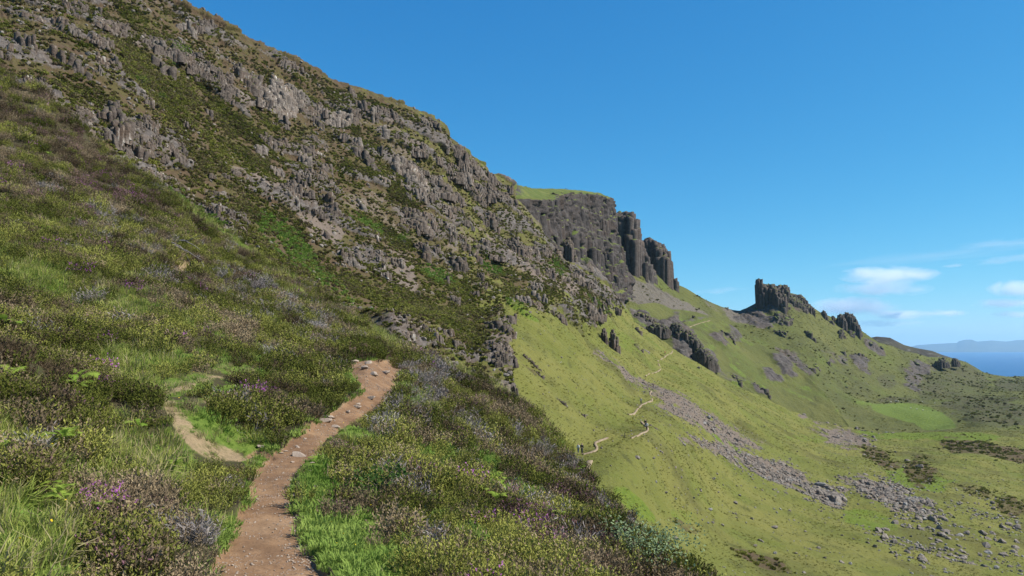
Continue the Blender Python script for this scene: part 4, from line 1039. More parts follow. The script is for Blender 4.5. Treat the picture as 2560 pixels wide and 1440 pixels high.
for k, q in enumerate(OUTK):
    outcrop(knoll, *q[:6], q[6], H, 1900 + 13 * k, w=.75, tier=7)
# ------------------------------------------------------------------ plants and loose stones in masses (instanced)
def leaf_material(name, a, b, trans=0.14, rough=0.7):
    g = G(name)
    t = g.attr('tint', 'INSTANCER').outputs['Fac']
    col = g.mix(t, a, b)
    d = g.n('ShaderNodeBsdfDiffuse'); g.put(d.inputs['Color'], col)
    tr = g.n('ShaderNodeBsdfTranslucent'); g.put(tr.inputs['Color'], col)
    mx = g.n('ShaderNodeMixShader'); mx.inputs[0].default_value = trans
    g.t.links.new(d.outputs[0], mx.inputs[1]); g.t.links.new(tr.outputs[0], mx.inputs[2])
    g.t.links.new(mx.outputs[0], g.out.inputs['Surface'])
    return g.m
L_green = leaf_material('heather_green', (0.075, 0.085, 0.017), (0.285, 0.280, 0.066))
L_brown = leaf_material('heather_brown', (0.080, 0.058, 0.034), (0.30, 0.225, 0.135))
L_grey = leaf_material('heather_grey', (0.17, 0.142, 0.128), (0.28, 0.245, 0.225), 0.1)
L_twig = leaf_material('heather_twig', (0.075, 0.055, 0.038), (0.14, 0.108, 0.08), 0.0)
L_flower = leaf_material('heather_flower', (0.30, 0.085, 0.27), (0.44, 0.15, 0.40), 0.2)
L_mauve = leaf_material('faded_flower', (0.17, 0.085, 0.11), (0.25, 0.13, 0.15), 0.2)
L_grass = leaf_material('grass_blade', (0.150, 0.205, 0.036), (0.36, 0.365, 0.10), 0.3)
L_turf = leaf_material('turf_blade', (0.120, 0.200, 0.034), (0.245, 0.315, 0.075), 0.3)
L_straw = leaf_material('dry_blade', (0.22, 0.185, 0.085), (0.34, 0.29, 0.15), 0.3)
L_tuss = leaf_material('tussock_blade', (0.125, 0.130, 0.026), (0.25, 0.23, 0.075), 0.3)
L_yellow = leaf_material('buttercup', (0.6, 0.42, 0.02), (0.7, 0.5, 0.03), 0.1)

PROTO = {}
def proto(kind, name, verts, faces, mats, midx):
    me = bpy.data.meshes.new(name)
    me.from_pydata([tuple(v) for v in verts], [], faces)
    for m in mats: me.materials.append(m)
    me.polygons.foreach_set('material_index', np.array(midx, np.int32))
    me.update()
    o = bpy.data.objects.new(name, me)
    if kind not in PROTO: PROTO[kind] = bpy.data.collections.new(kind)
    PROTO[kind].objects.link(o)
    return o

def sprig_clump(kind, name, seed, mats, n=52, R=0.17, H=(0.15, 0.30), leaves=11, leaf=(0.030, 0.0062), top=2, lean=0.7):
    """A heather bush: wiry sprigs from one root, small leaves on their upper part. mats = (twig, leaf, tip)."""
    r = random.Random(seed)
    V, Fc, M = [], [], []
    for i in range(n):
        a, rr = r.uniform(0, 6.283), R * math.sqrt(r.random())
        b = Vector((math.cos(a) * rr * .6, math.sin(a) * rr * .6, -0.04))
        ln = r.uniform(*H) * (1 - 0.35 * (rr / R) ** 2)
        d = Vector((math.cos(a) * rr / R * lean + r.uniform(-.25, .25), math.sin(a) * rr / R * lean + r.uniform(-.25, .25), 1)).normalized()
        side = d.cross(Vector((r.uniform(-1, 1), r.uniform(-1, 1), .2))).normalized()
        w = 0.004
        k = len(V)
        tip = b + d * ln
        V += [b - side * w, b + side * w, tip]
        Fc.append((k, k + 1, k + 2)); M.append(0)
        for j in range(leaves):
            f = 0.35 + 0.68 * (j + r.random() * .7) / leaves
            c = b + d * ln * f
            dr = (d * r.uniform(.3, .9) + Vector((r.uniform(-1, 1), r.uniform(-1, 1), r.uniform(-.2, .6)))).normalized()
            sd = dr.cross(Vector((r.uniform(-1, 1), r.uniform(-1, 1), r.uniform(-1, 1)))).normalized()
            L, Wd = leaf[0] * r.uniform(.7, 1.3), leaf[1] * r.uniform(.7, 1.3)
            k = len(V)
            V += [c, c + dr * L * .5 + sd * Wd, c + dr * L, c + dr * L * .5 - sd * Wd]
            Fc.append((k, k + 1, k + 2, k + 3)); M.append(2 if j >= leaves - top and r.random() < .75 else 1)
    return proto(kind, name, V, Fc, mats, M)

def grass_tuft(kind, name, seed, mats, n=42, R=0.10, H=(0.10, 0.26), w=0.0045, bend=0.5, dry=0.12):
    r = random.Random(seed)
    V, Fc, M = [], [], []
    for i in range(n):
        a, rr = r.uniform(0, 6.283), R * math.sqrt(r.random())
        b = Vector((math.cos(a) * rr, math.sin(a) * rr, -0.02))
        h = r.uniform(*H)
        o = a + r.uniform(-.9, .9)
        out = Vector((math.cos(o), math.sin(o), 0))
        sd = Vector((-math.sin(o), math.cos(o), 0))
        bd = bend * r.uniform(.3, 1.3)
        p1 = b + Vector((0, 0, h * .55)) + out * h * bd * .25
        p2 = b + Vector((0, 0, h * (1 - .25 * bd))) + out * h * bd
        k = len(V)
        V += [b - sd * w, b + sd * w, p1 + sd * w * .8, p1 - sd * w * .8, p2]
        m = 1 if r.random() < dry else 0
        Fc += [(k, k + 1, k + 2, k + 3), (k + 3, k + 2, k + 4)]; M += [m, m]
    return proto(kind, name, V, Fc, mats, M)

for s in range(3): sprig_clump('heather_kinds', 'k%02d_green' % s, 10 + s, (L_twig, L_green, L_green))
for s in range(2): sprig_clump('heather_kinds', 'k%02d_brown' % (3 + s), 20 + s, (L_twig, L_brown, L_brown), leaves=10)
sprig_clump('heather_kinds', 'k05_mixed', 26, (L_twig, L_green, L_brown), top=4)
for s in range(2): sprig_clump('heather_kinds', 'k%02d_grey' % (6 + s), 30 + s, (L_grey, L_grey, L_grey), n=60, leaves=4, leaf=(.06, .005), lean=1.0)
sprig_clump('heather_kinds', 'k08_mauve', 36, (L_twig, L_brown, L_mauve), top=3)
sprig_clump('heather_kinds', 'k09_purple', 37, (L_twig, L_green, L_flower), top=3)
for s in range(3): grass_tuft('grass_kinds', 'k%02d_long' % s, 40 + s, (L_grass, L_straw), n=64, H=(.06, .17), w=.0032, bend=.85, dry=.15)
for s in range(2): grass_tuft('grass_kinds', 'k%02d_turf' % (3 + s), 50 + s, (L_turf, L_straw), n=64, H=(.03, .085), bend=.7, w=.005, dry=.04)
grass_tuft('grass_kinds', 'k05_straw', 56, (L_straw, L_grass), n=30, H=(.08, .24), bend=.9, dry=.3)
for s in range(3): grass_tuft('tussock_kinds', 'k%02d_tussock' % s, 60 + s, (L_tuss, L_straw), n=40, R=.46, H=(.10, .30), w=.05, bend=1.2, dry=.10)
for s in range(2): sprig_clump('tussock_kinds', 'k%02d_bush' % (3 + s), 70 + s, (L_twig, L_brown, L_green), n=44, R=.6, H=(.22, .55), leaves=5, leaf=(.26, .085), top=2)
sprig_clump('tussock_kinds', 'k05_green_bush', 75, (L_twig, L_green, L_green), n=44, R=.6, H=(.22, .55), leaves=5, leaf=(.26, .085), top=2)
sprig_clump('tussock_kinds', 'k06_bright', 76, (L_turf, L_turf, L_turf), n=36, R=.55, H=(.2, .5), leaves=5, leaf=(.26, .09), top=2)

def stone_mesh(name, seed, mat, sub=2, flat=0.72, cuts=7, rough=0.08):
    import bmesh
    r = random.Random(seed)
    bm = bmesh.new()
    bmesh.ops.create_icosphere(bm, subdivisions=sub, radius=0.5)
    sx, sy = r.uniform(.9, 1.35), r.uniform(.75, 1.1)
    pl = []
    for i in range(cuts):
        n = Vector((r.gauss(0, 1), r.gauss(0, 1), r.gauss(0, .8))).normalized()
        pl.append((n, r.uniform(.26, .42)))
    for v in bm.verts:
        p = v.co.copy()
        for n, d in pl:
            e = p.dot(n) - d
            if e > 0: p -= n * e
        p *= 1 + r.uniform(-rough, rough)
        v.co = Vector((p.x * sx, p.y * sy, p.z * flat + .12))
    me = bpy.data.meshes.new(name); bm.to_mesh(me); bm.free()
    me.materials.append(mat)
    return me
def stone_material(name, a, b, k=0.4, pale=0.5, rnd=.45):
    g = G(name)
    oi = g.n('ShaderNodeObjectInfo').outputs['Random']
    n = g.noise(k, 5, .65); m = g.noise(k * .25, 4, .6)
    col = g.mix(g.step(.35, .65, n), a, b)
    col = g.mix(g.math('MULTIPLY', g.step(.56, .66, g.noise(k * .6, 4, .6)), pale), col, (.36, .345, .32))
    col = g.mix(g.math('MULTIPLY', oi, rnd), col, (.10, .088, .076))
    return g.surf(col, .9, g.bump(m, .6, k * .25), .15)
M_stone = stone_material('scree_stone', (.138, .113, .090), (.24, .20, .162), .7, .45)
M_block = rock_material('crag_block_rock', 0.6, 0.8, (1.08, 1.0, .93), 0.9, ((0.085, 0.066, 0.030), (0.10, 0.096, 0.03)), 0.72)
M_pathstone = stone_material('path_stone', (.26, .20, .155), (.31, .245, .185), .12, .15, .05)
M_palestone = stone_material('pale_stone', (.175, .160, .14), (.28, .265, .24), .5, .6, .2)
for s in range(7):
    me = stone_mesh('k%02d_stone' % s, 80 + s, M_stone if s < 5 else M_palestone, sub=1)
    o = bpy.data.objects.new(me.name, me)
    PROTO.setdefault('stone_kinds', bpy.data.collections.new('stone_kinds')).objects.link(o)
for s in range(4):
    me = stone_mesh('k%02d_pebble' % s, 90 + s, M_pathstone, sub=1, flat=.6)
    o = bpy.data.objects.new(me.name, me)
    PROTO.setdefault('pebble_kinds', bpy.data.collections.new('pebble_kinds')).objects.link(o)
fv = [(0, 0, .0)] + [(math.cos(a) * .5, math.sin(a) * .5, .12) for a in np.arange(0, 6.28, 1.047)]
proto('flower_kinds', 'k00_buttercup', fv, [(0, i, i % 6 + 1) for i in range(1, 7)], [L_yellow], [0] * 6)
proto('flower_kinds', 'k01_bell', [(p[0] * .7, p[1] * .7, p[2] * 4) for p in fv], [(0, i, i % 6 + 1) for i in range(1, 7)], [L_flower], [0] * 6)

def scatter(name, kind, pts, idx, scale, rot, tint, label, cat, squash=None):
    me = make_mesh(name, pts, np.zeros((0, 3), np.int32), None, smooth=False)
    n = len(pts)
    at = me.attributes.new('rot', 'FLOAT_VECTOR', 'POINT'); at.data.foreach_set('vector', np.ascontiguousarray(rot, np.float32).ravel())
    sc = scale[:, None] * (np.ones((n, 3)) if squash is None else squash)
    at = me.attributes.new('siz', 'FLOAT_VECTOR', 'POINT'); at.data.foreach_set('vector', np.ascontiguousarray(sc, np.float32).ravel())
    at = me.attributes.new('kindno', 'INT', 'POINT'); at.data.foreach_set('value', np.ascontiguousarray(idx, np.int32))
    at = me.attributes.new('tint', 'FLOAT', 'POINT'); at.data.foreach_set('value', np.ascontiguousarray(np.clip(tint, 0, 1), np.float32))
    o = add(name, me)
    ng = bpy.data.node_groups.new(name + '_scatter', 'GeometryNodeTree')
    ng.interface.new_socket('Geometry', in_out='INPUT', socket_type='NodeSocketGeometry')
    ng.interface.new_socket('Geometry', in_out='OUTPUT', socket_type='NodeSocketGeometry')
    N = ng.nodes; Lk = ng.links
    gi, go = N.new('NodeGroupInput'), N.new('NodeGroupOutput')
    ip = N.new('GeometryNodeInstanceOnPoints')
    ci = N.new('GeometryNodeCollectionInfo'); ci.inputs['Collection'].default_value = PROTO[kind]
    ci.inputs['Separate Children'].default_value = True; ci.inputs['Reset Children'].default_value = True
    def attr(nm, ty):
        a = N.new('GeometryNodeInputNamedAttribute'); a.data_type = ty; a.inputs['Name'].default_value = nm
        return a.outputs['Attribute']
    e2r = N.new('FunctionNodeEulerToRotation'); Lk.new(attr('rot', 'FLOAT_VECTOR'), e2r.inputs[0])
    Lk.new(gi.outputs[0], ip.inputs['Points']); Lk.new(ci.outputs[0], ip.inputs['Instance'])
    ip.inputs['Pick Instance'].default_value = True
    Lk.new(attr('kindno', 'INT'), ip.inputs['Instance Index'])
    Lk.new(e2r.outputs[0], ip.inputs['Rotation'])
    Lk.new(attr('siz', 'FLOAT_VECTOR'), ip.inputs['Scale'])
    Lk.new(ip.outputs[0], go.inputs[0])
    md = o.modifiers.new('scatter', 'NODES'); md.node_group = ng
    return tag(o, label, cat, kind='stuff')

def sample(layer, P, weight, n, fields):
    """n random points on a hillside, by cell weight; fields are blended at the same places."""
    w = weight[:-1, :-1].ravel().astype(float)
    c = rng.choice(len(w), size=n, p=w / w.sum())
    i, j = np.unravel_index(c, (weight.shape[0] - 1, weight.shape[1] - 1))
    a, b = rng.random(n), rng.random(n)
    def bl(X):
        a_, b_ = (a[:, None], b[:, None]) if X.ndim == 3 else (a, b)
        return X[i, j] * (1 - a_) * (1 - b_) + X[i + 1, j] * a_ * (1 - b_) + X[i, j + 1] * (1 - a_) * b_ + X[i + 1, j + 1] * a_ * b_
    return bl(P), [bl(f) for f in fields]
def cell_area(P):
    a = np.linalg.norm(np.cross(P[1:, :-1] - P[:-1, :-1], P[:-1, 1:] - P[:-1, :-1]), axis=-1)
    return np.pad(a, ((0, 1), (0, 1)), mode='edge')

# heather and grass of the near hillside
ar = cell_area(near.P)
dens = 34 * np.minimum(1, (8.0 / near.D)) ** 1.25
dens = np.where(near.D < 2.5, 0, dens)
inview = sstep(-250, -60, near.U) * sstep(1700, 1560, near.V)
clear = (PATHM < 0.35) * (p_hol < .3)
def hides(poly, h, f=(0.35, 0.7, 1.0)):
    """Plants of height h here would stand in front of the bare ground behind them."""
    m = np.zeros(near.U.shape, bool)
    for q in f: m |= poly_sd(near.U, near.V - q * h * F / near.D, poly) > 4
    return m
MAINP = PATH_L + PATH_R
clearH = clear * (sd_main < -8) * (sd_side < -12) * (sd_bare < -6)
tinyH = hides(MAINP, .20) | hides(SIDE, .14) | hides(BARE1, .2) | hides(BARE2, .2)
lowH = hides(MAINP, .42) | hides(SIDE, .35)
clearG = clear * (p_main < .2) * (p_bare < .3)
tinyG = hides(MAINP, .06) | hides(BARE1, .06) | hides(BARE2, .06)
lowG = hides(MAINP, .18) | hides(SIDE, .18)
wH = ar * dens * inview * clearH * np.clip(1.05 - GRASS * 1.1, 0, 1)
nH = int(min(wH.sum(), 190000))
hp, (hD, hGrey, hBrown, hPur, hU, hG, hN0, hN1, hPM) = sample(near, near.P, wH, nH, [near.D, GREY, BROWN, PURPLE, near.U, GRASS, near.N[..., 0], near.N[..., 1], np.maximum(lowH * .5, tinyH * 1.0)])
big_n = fbm(hp, 2.0, 3, 911); mid_n = fbm(hp, 0.8, 3, 913); q = rng.random(nH)
grey = q < np.clip(hGrey * 0.58 * sstep(.40, .52, mid_n) + 0.10 * sstep(.58, .66, mid_n), 0, .9)
pur = ~grey & (rng.random(nH) < np.clip(hPur * .22 * sstep(.42, .54, mid_n) + .006, 0, .6))
mauve = ~grey & ~pur & (rng.random(nH) < np.clip(hPur * .5 + .05 * hBrown, 0, .6))
brown = ~grey & ~pur & ~mauve & (rng.random(nH) < np.clip(.13 + .52 * hBrown + 3.2 * (fbm(hp, 1.5, 3, 912) - .5), .03, .95))
kind = np.where(grey, 6 + rng.integers(0, 2, nH), np.where(pur, 9, np.where(mauve, 8, np.where(brown, 3 + rng.integers(0, 2, nH), rng.choice([0, 1, 2, 2, 5], nH)))))
siz = (0.72 + 0.6 * rng.random(nH)) * (1 + 0.020 * np.clip(hD - 10, 0, 50)) * (0.56 + .95 * fbm(hp, 1.5, 3, 917)) * (1 - .55 * hPM) * (.74 + .32 * sstep(4, 11, hD)) * (1 + .10 * sstep(14, 40, hD))
tilt = rng.normal(0, .16, (nH, 2))
rot = np.c_[tilt[:, 0] - hN1 * .5, tilt[:, 1] + hN0 * .5, rng.random(nH) * 6.283]
tint = .06 + .62 * rng.random(nH) + 2.0 * (big_n - .5) + 1.3 * (mid_n - .5)
# the bank of heather that hangs over the end of the path
ex = near.hit(np.r_[np.linspace(872, 1012, 44), np.linspace(992, 1012, 16)] + rng.normal(0, 3, 60), np.r_[889 - 8 * rng.random(44), 893 + 26 * rng.random(16)])
hp = np.concatenate([hp, ex]); kind = np.r_[kind, rng.choice([0, 1, 2, 3, 4], 60)]; siz = np.r_[siz, 1.35 + .6 * rng.random(60)]; rot = np.r_[rot, np.c_[rng.normal(0, .2, (60, 2)), rng.random(60) * 6]]; tint = np.r_[tint, .3 * rng.random(60)]
# fuller heather on the bare crowns of the two nearest mounds
for cu, cv, ru_, rv_, n_ in ((315, 1405, 60, 42, 130), (62, 1192, 48, 34, 110)):
    th_, rr_ = rng.random(n_) * 6.283, np.sqrt(rng.random(n_))
    ex = near.hit(cu + ru_ * rr_ * np.cos(th_), cv + rv_ * rr_ * np.sin(th_))
    hp = np.concatenate([hp, ex]); kind = np.r_[kind, rng.choice([0, 1, 2, 3, 4, 5, 8], n_)]; siz = np.r_[siz, .6 + .4 * rng.random(n_)]
    rot = np.r_[rot, np.c_[rng.normal(0, .2, (n_, 2)), rng.random(n_) * 6]]; tint = np.r_[tint, .1 + .6 * rng.random(n_)]
scatter('heather', 'heather_kinds', hp, kind, siz, rot, tint, 'dense heather in brown, olive and grey covering the near hillside', 'heather')
print('heather', nH, wH.sum())

densg = 90 * np.minimum(1, (6.0 / near.D)) ** 1.25
wG = ar * np.where(near.D < 2.3, 0, densg) * inview * clearG * np.clip(GRASS * 1.1 - .02, 0, 1)
edge_t = sstep(-26, -3, sd_main) * sstep(3, -3, sd_main) * (near.D < 30)
wG = wG + ar * densg * .5 * edge_t * inview * clearG
worn = sstep(-30, 5, sd_side) * (near.D < 22)
wG = wG + ar * densg * .16 * worn * inview * (p_main < .2)
nG = int(min(wG.sum(), 150000))
gp, (gD, gU, gV, gN0, gN1, gW, gE) = sample(near, near.P, wG, nG, [near.D, near.U, near.V, near.N[..., 0], near.N[..., 1], np.maximum.reduce([worn, .8 * lowG, tinyG * 1.0]), edge_t])
right_turf = sstep(700, 740, gU) * sstep(1080, 1130, gV)
turf = (rng.random(nG) < np.clip(.25 + .8 * right_turf + .8 * gW + .6 * gE + .5 * sstep(430, 560, gU) - .35 * sstep(300, 100, gU), .12, 1)) & (gD < 30)
straw = (rng.random(nG) < .45 * (gW > .3)) | ~turf & (rng.random(nG) < .07 + .22 * sstep(.5, .62, fbm(gp, 1.0, 3, 921)))
kind = np.where(straw, 5, np.where(turf, 3 + rng.integers(0, 2, nG), rng.integers(0, 3, nG)))
siz = (.7 + .6 * rng.random(nG)) * (1 + .045 * np.clip(gD - 6, 0, 45)) * np.where(gW > .3, .5, 1)
tint = .10 + .75 * rng.random(nG) + 1.0 * (fbm(gp, 1.6, 3, 923) - .5) + .15 * (straw)
rot = np.c_[rng.normal(0, .2, nG) - gN1 * .4, rng.normal(0, .2, nG) + gN0 * .4, rng.random(nG) * 6.283]
scatter('grass', 'grass_kinds', gp, kind, siz, rot, tint, 'bright green grass and short turf between the heather', 'grass')
print('grass', nG, wG.sum())

# small flowers in the turf and the heather
nf = 260
wF = ar * (near.D > 3) * np.minimum(1, (8 / near.D)) * inview * clear * np.clip(GRASS, .02, 1)
fp, (fD,) = sample(near, near.P, wF, nf, [near.D])
fp[:, 2] += .05 + .1 * rng.random(nf)
scatter('yellow_flowers', 'flower_kinds', fp, np.zeros(nf, int), .010 + .008 * rng.random(nf) * (1 + .03 * fD), rng.normal(0, .5, (nf, 3)), rng.random(nf), 'tiny yellow flowers dotted in the turf', 'flowers')

# pebbles on the path
wp = ar * (PATHM > .5) * (near.D > 2.4) * np.minimum(1, (7 / near.D)) ** 1.2 * (0.25 + sstep(.5, .62, fbm(near.P, .5, 3, 931)) + 1.4 * sstep(-75, -8, -sd_main) * sstep(700, 730, near.U) * sstep(1140, 1200, near.V))
npb = 3600
pp, (pD,) = sample(near, near.P, wp, npb, [near.D])
scatter('gravel', 'pebble_kinds', pp, rng.integers(0, 4, npb), (.009 + .022 * rng.random(npb) ** 3) * (1 + .05 * np.clip(pD - 6, 0, 20)), rng.normal(0, .4, (npb, 3)) + np.c_[np.zeros((npb, 2)), rng.random(npb) * 6], rng.random(npb), 'loose gravel and pebbles on the brown path', 'gravel')

# tussocks, bushes and rubble of the far slopes
as_ = cell_area(slope.P)
vis = sstep(-60, 0, slope.U) * sstep(2640, 2570, slope.U) * sstep(1500, 1450, slope.V) * sstep(-40, 0, slope.V)
RKs, VEG, SCR = RK, veg, scree
ws = as_ * np.minimum(1, (150 / slope.D)) ** 1.3 * vis
wt = ws * (1 - RKs) * (1 - SCR) * (.25 + sstep(.45, .62, fbm(slope.P, 9, 4, 941)))
nt = 22000
tp, (tD, tl, td) = sample(slope, slope.P, wt, nt, [slope.D, lushp, darkveg_shade])
kind = np.where(rng.random(nt) < td * .9, rng.choice([5, 5, 5, 3], nt), rng.integers(0, 3, nt))
siz = (.22 + .40 * rng.random(nt) ** 2) * (1 + .0035 * np.clip(tD - 120, 0, 500)) * (1 + .7 * td)
scatter('slope_grass', 'tussock_kinds', tp, kind, siz, np.c_[rng.normal(0, .15, nt), .35 + rng.normal(0, .15, nt), rng.random(nt) * 6.28], .1 + .7 * rng.random(nt) + .6 * (fbm(tp, 14, 3, 943) - .5), 'tufted grass over the steep green slope', 'grass')
wb_ = ws * sstep(3, 16, np.arange(slope.rows))[None] * RKs * (.30 + VEG * 1.0) * (1 - .8 * bare) * (.3 + sstep(.42, .6, fbm(slope.P, 7, 4, 951)))
nb = 40000
bp, (bD, bl_, bV, bU) = sample(slope, slope.P, wb_, nb, [slope.D, lushp, VEG, slope.U])
gsel = rng.random(nb) < .25 + .35 * sstep(.5, .6, fbm(bp, 12, 3, 953)) + .15 * sstep(500, 1100, bU)
kind = np.where(rng.random(nb) < bl_ * .8, 6, np.where(gsel, 5, rng.choice([3, 4], nb)))
siz = (.35 + .65 * rng.random(nb) ** 1.5) * (1 + .0025 * np.clip(bD - 120, 0, 400))
scatter('slope_heather', 'tussock_kinds', bp, kind, siz, np.c_[rng.normal(0, .2, nb), .3 + rng.normal(0, .2, nb), rng.random(nb) * 6.28], .1 + .6 * rng.random(nb) + .9 * (fbm(bp, 10, 3, 955) - .5), 'brown and olive heather on the shelves of the crags', 'heather')
wr = ws * (RKs * (1 - .75 * VEG) * (.3 + sstep(.45, .6, fbm(slope.P, 6, 4, 961))) + .5 * bare * RKs)
nr = 4500
rp, (rD,) = sample(slope, slope.P, wr, nr, [slope.D])
scatter('crag_rubble', 'stone_kinds', rp, rng.integers(0, 5, nr), (.25 + 1.1 * rng.random(nr) ** 3) * (1 + .002 * np.clip(rD - 120, 0, 400)), rng.normal(0, .6, (nr, 3)) + np.c_[np.zeros((nr, 2)), rng.random(nr) * 6], rng.random(nr), 'broken rock scattered over the crags', 'rubble')
wsr = ws * (SCR * (.35 + sstep(.4, .6, fbm(slope.P, 5, 3, 965))) + .03 * sstep(.45, .6, fbm(slope.P, 12, 3, 966)) * (1 - RKs) + .10 * ellipses(slope.U, slope.V, [(2100, 1100, 200, 70, 10, .8), (2400, 1330, 260, 120, 15, .9), (2150, 1170, 150, 50, 25, .8), (1800, 1080, 200, 60, 30, .7), (1700, 1020, 100, 60, 40, .6), (2250, 1240, 160, 50, 25, .8)], soft=.6) * sstep(.45, .58, fbm(slope.P, 11, 3, 968)) * 1.5)
nsr = 17000
sp_, (sD, sS, sV, sU) = sample(slope, slope.P, wsr, nsr, [slope.D, SCR, slope.V, slope.U])
ss = (.24 + 1.05 * rng.random(nsr) ** 2.4) * (.7 + .6 * sstep(1050, 1240, sV)) * np.where(sS > .4, 1, .62) * (1 + .5 * sstep(2100, 2250, sU) * sstep(1150, 1250, sV))
scatter('scree', 'stone_kinds', sp_, np.where((rng.random(nsr) < .22) & (sS < .3), 5 + rng.integers(0, 2, nsr), np.where(rng.random(nsr) < .06, 5, rng.integers(0, 5, nsr))), ss, rng.normal(0, .5, (nsr, 3)) + np.c_[np.zeros((nsr, 2)), rng.random(nsr) * 6], rng.random(nsr), 'grey scree of fallen stones lying down the green slope', 'scree')
# small columns and blocks of the crags
for s in range(5):
    rr = np.random.default_rng(400 + s)
    yy_ = np.r_[np.arange(-2, 3) * .42, np.arange(-2, 2) * .5 + .2, [-.5, .6]]
    xx_ = np.r_[np.zeros(5), np.full(4, .34), [.62, .58]] + rr.normal(0, .05, 11)
    hh_ = np.r_[rr.uniform(.55, 1.05, 5), rr.uniform(.25, .75, 4), rr.uniform(.0, .35, 2)]
    V_, F_ = prisms(np.stack([xx_, yy_ + rr.normal(0, .05, 11)], -1), np.full(11, -1.0), hh_, rr.uniform(.24, .36, 11), 410 + s, lean=.05, cap=.86)
    me = make_mesh('k%02d_column' % s, V_, F_, M_block if s < 4 else M_pale, smooth=False)
    PROTO.setdefault('column_kinds', bpy.data.collections.new('column_kinds')).objects.link(bpy.data.objects.new(me.name, me))
notop = sstep(8, 22, np.arange(slope.rows))[None]
blurless = lambda a: a
wcol = ws * crag ** 1.6 * notop * (1 - .6 * bare) * (.03 + sstep(.48, .60, fbm(np.stack([slope.U / 60, slope.V / 26, 0 * slope.U], -1), 1.0, 4, 967)))
ncol = 2300
kp, (kD, kx, ky) = sample(slope, slope.P, wcol, ncol, [slope.D, slope.N[..., 0], slope.N[..., 1]])
kang = np.arctan2(blurless(ky), blurless(kx)) + rng.normal(0, .35, ncol)
kp = kp - np.c_[np.zeros((ncol, 2)), .15 * np.ones(ncol)]
ks = .62 * (.6 + 1.5 * rng.random(ncol) ** 2.2) * np.clip(kD / 190, .62, 1.5) * 1.25
scatter('crag_blocks', 'column_kinds', kp, rng.integers(0, 5, ncol), ks, np.c_[rng.normal(0, .12, (ncol, 2)), kang], rng.random(ncol), 'jointed rock ribs and blocks all over the crags', 'crags', squash=np.c_[np.ones(ncol), .8 + .9 * rng.random(ncol), .6 + .9 * rng.random(ncol) ** 1.4])
# far hills
wc = cell_area(castle_hill.P) * sstep(2640, 2570, castle_hill.U) * (1 - field) * (.2 + sstep(.45, .6, fbm(castle_hill.P, 18, 4, 971)))
nc = 7000
cp_, (cD, cB) = sample(castle_hill, castle_hill.P, wc, nc, [castle_hill.D, brn])
kind = np.where(rng.random(nc) < .08 + .3 * cB, rng.choice([3, 4, 5], nc), rng.integers(0, 3, nc))
scatter('hill_grass', 'tussock_kinds', cp_, kind, 1.2 + 1.8 * rng.random(nc) ** 2, np.c_[rng.normal(0, .2, (nc, 2)), rng.random(nc) * 6.28], .05 + .55 * rng.random(nc), 'rough grass and heather on the distant hill', 'grass')
# ------------------------------------------------------------------ single things
def ground(u, v):
    """(layer point, layer) seen at photo pixel: near hillside first where it covers."""
    return near.hit(u, v)
def copy_thing(src, label, group=None):
    r = src.copy(); COL.objects.link(r); r['label'] = label
    if group: r['group'] = group
    for ch in src.children:
        c = ch.copy(); COL.objects.link(c); c.parent = r
        for gch in ch.children:
            d = gch.copy(); COL.objects.link(d); d.parent = c
    return r

# trail across the green slope, in the stretches that show
M_trail = (lambda g: g.surf(g.mix(g.step(.35, .65, g.noise(.8, 4)), (.20, .150, .10), (.27, .21, .14)), .95, g.bump(g.noise(.2, 4), .6, .05), .1))(G('trail_earth'))
def trail(layer, pts, w, label):
    a = np.array(pts, float)
    d = np.r_[0, np.cumsum(np.hypot(*np.diff(a, axis=0).T))]
    t = np.linspace(0, d[-1], max(8, int(d[-1] / 2)))
    uq, vq = np.interp(t, d, a[:, 0]), np.interp(t, d, a[:, 1])
    if not hasattr(layer, 'Pb'):
        layer.Pb = blur(layer.P, 6); layer.Nb = normals(blur(layer.P, 14))
    c = layer.hit(uq, vq)
    k = np.ones(5) / 5
    c = np.stack([np.convolve(np.pad(c[:, i], 2, mode='edge'), k, 'valid') for i in range(3)], -1)
    tg = np.gradient(c, axis=0)
    sd = np.cross(tg, np.array([0, 0, 1.0])); sd /= np.linalg.norm(sd, axis=1, keepdims=True)
    n = layer.at(uq, vq, layer.Nb); n[:, 2] += .6; n /= np.linalg.norm(n, axis=1, keepdims=True)
    ww = (w * .62 * (.75 + .5 * fbm(c, 4, 2, 5)))[:, None]
    rows = [c - sd * ww * .62 - n * .25, c - sd * ww * .5 + n * .20, c + n * .17, c + sd * ww * .5 + n * .20, c + sd * ww * .62 - n * .45]
    o = add('footpath', make_mesh('footpath', np.stack(rows, 1), grid_faces(len(c), 5), M_trail))
    return tag(o, label, 'path', kind='structure')
trail(slope, [(1456, 1137), (1475, 1133), (1489, 1128), (1494, 1122), (1488, 1113), (1487, 1108), (1500, 1102), (1520, 1095)], .62, 'pale trail bending below the two hikers')
trail(slope, [(1455, 1190), (1463, 1176), (1471, 1163), (1476, 1152)], 1.5, 'broad bare patch of trail at the brow')
trail(slope, [(1576, 1096), (1597, 1090), (1601, 1085), (1616, 1080), (1621, 1074), (1610, 1062), (1602, 1055)], .6, 'trail stretch by the walker in white')
trail(slope, [(1569, 1037), (1584, 1036), (1592, 1027), (1602, 1014), (1616, 1007), (1634, 1000), (1626, 990), (1630, 974)], .8, 'trail stretch climbing to the stone run')
trail(slope, [(1612, 942), (1619, 935), (1638, 932), (1653, 923), (1647, 915), (1645, 907)], .95, 'trail zigzag above the stone run')
trail(slope, [(1637, 907), (1650, 899), (1662, 893), (1665, 888), (1681, 882), (1680, 876)], 1.1, 'farthest bit of trail on the slope edge')
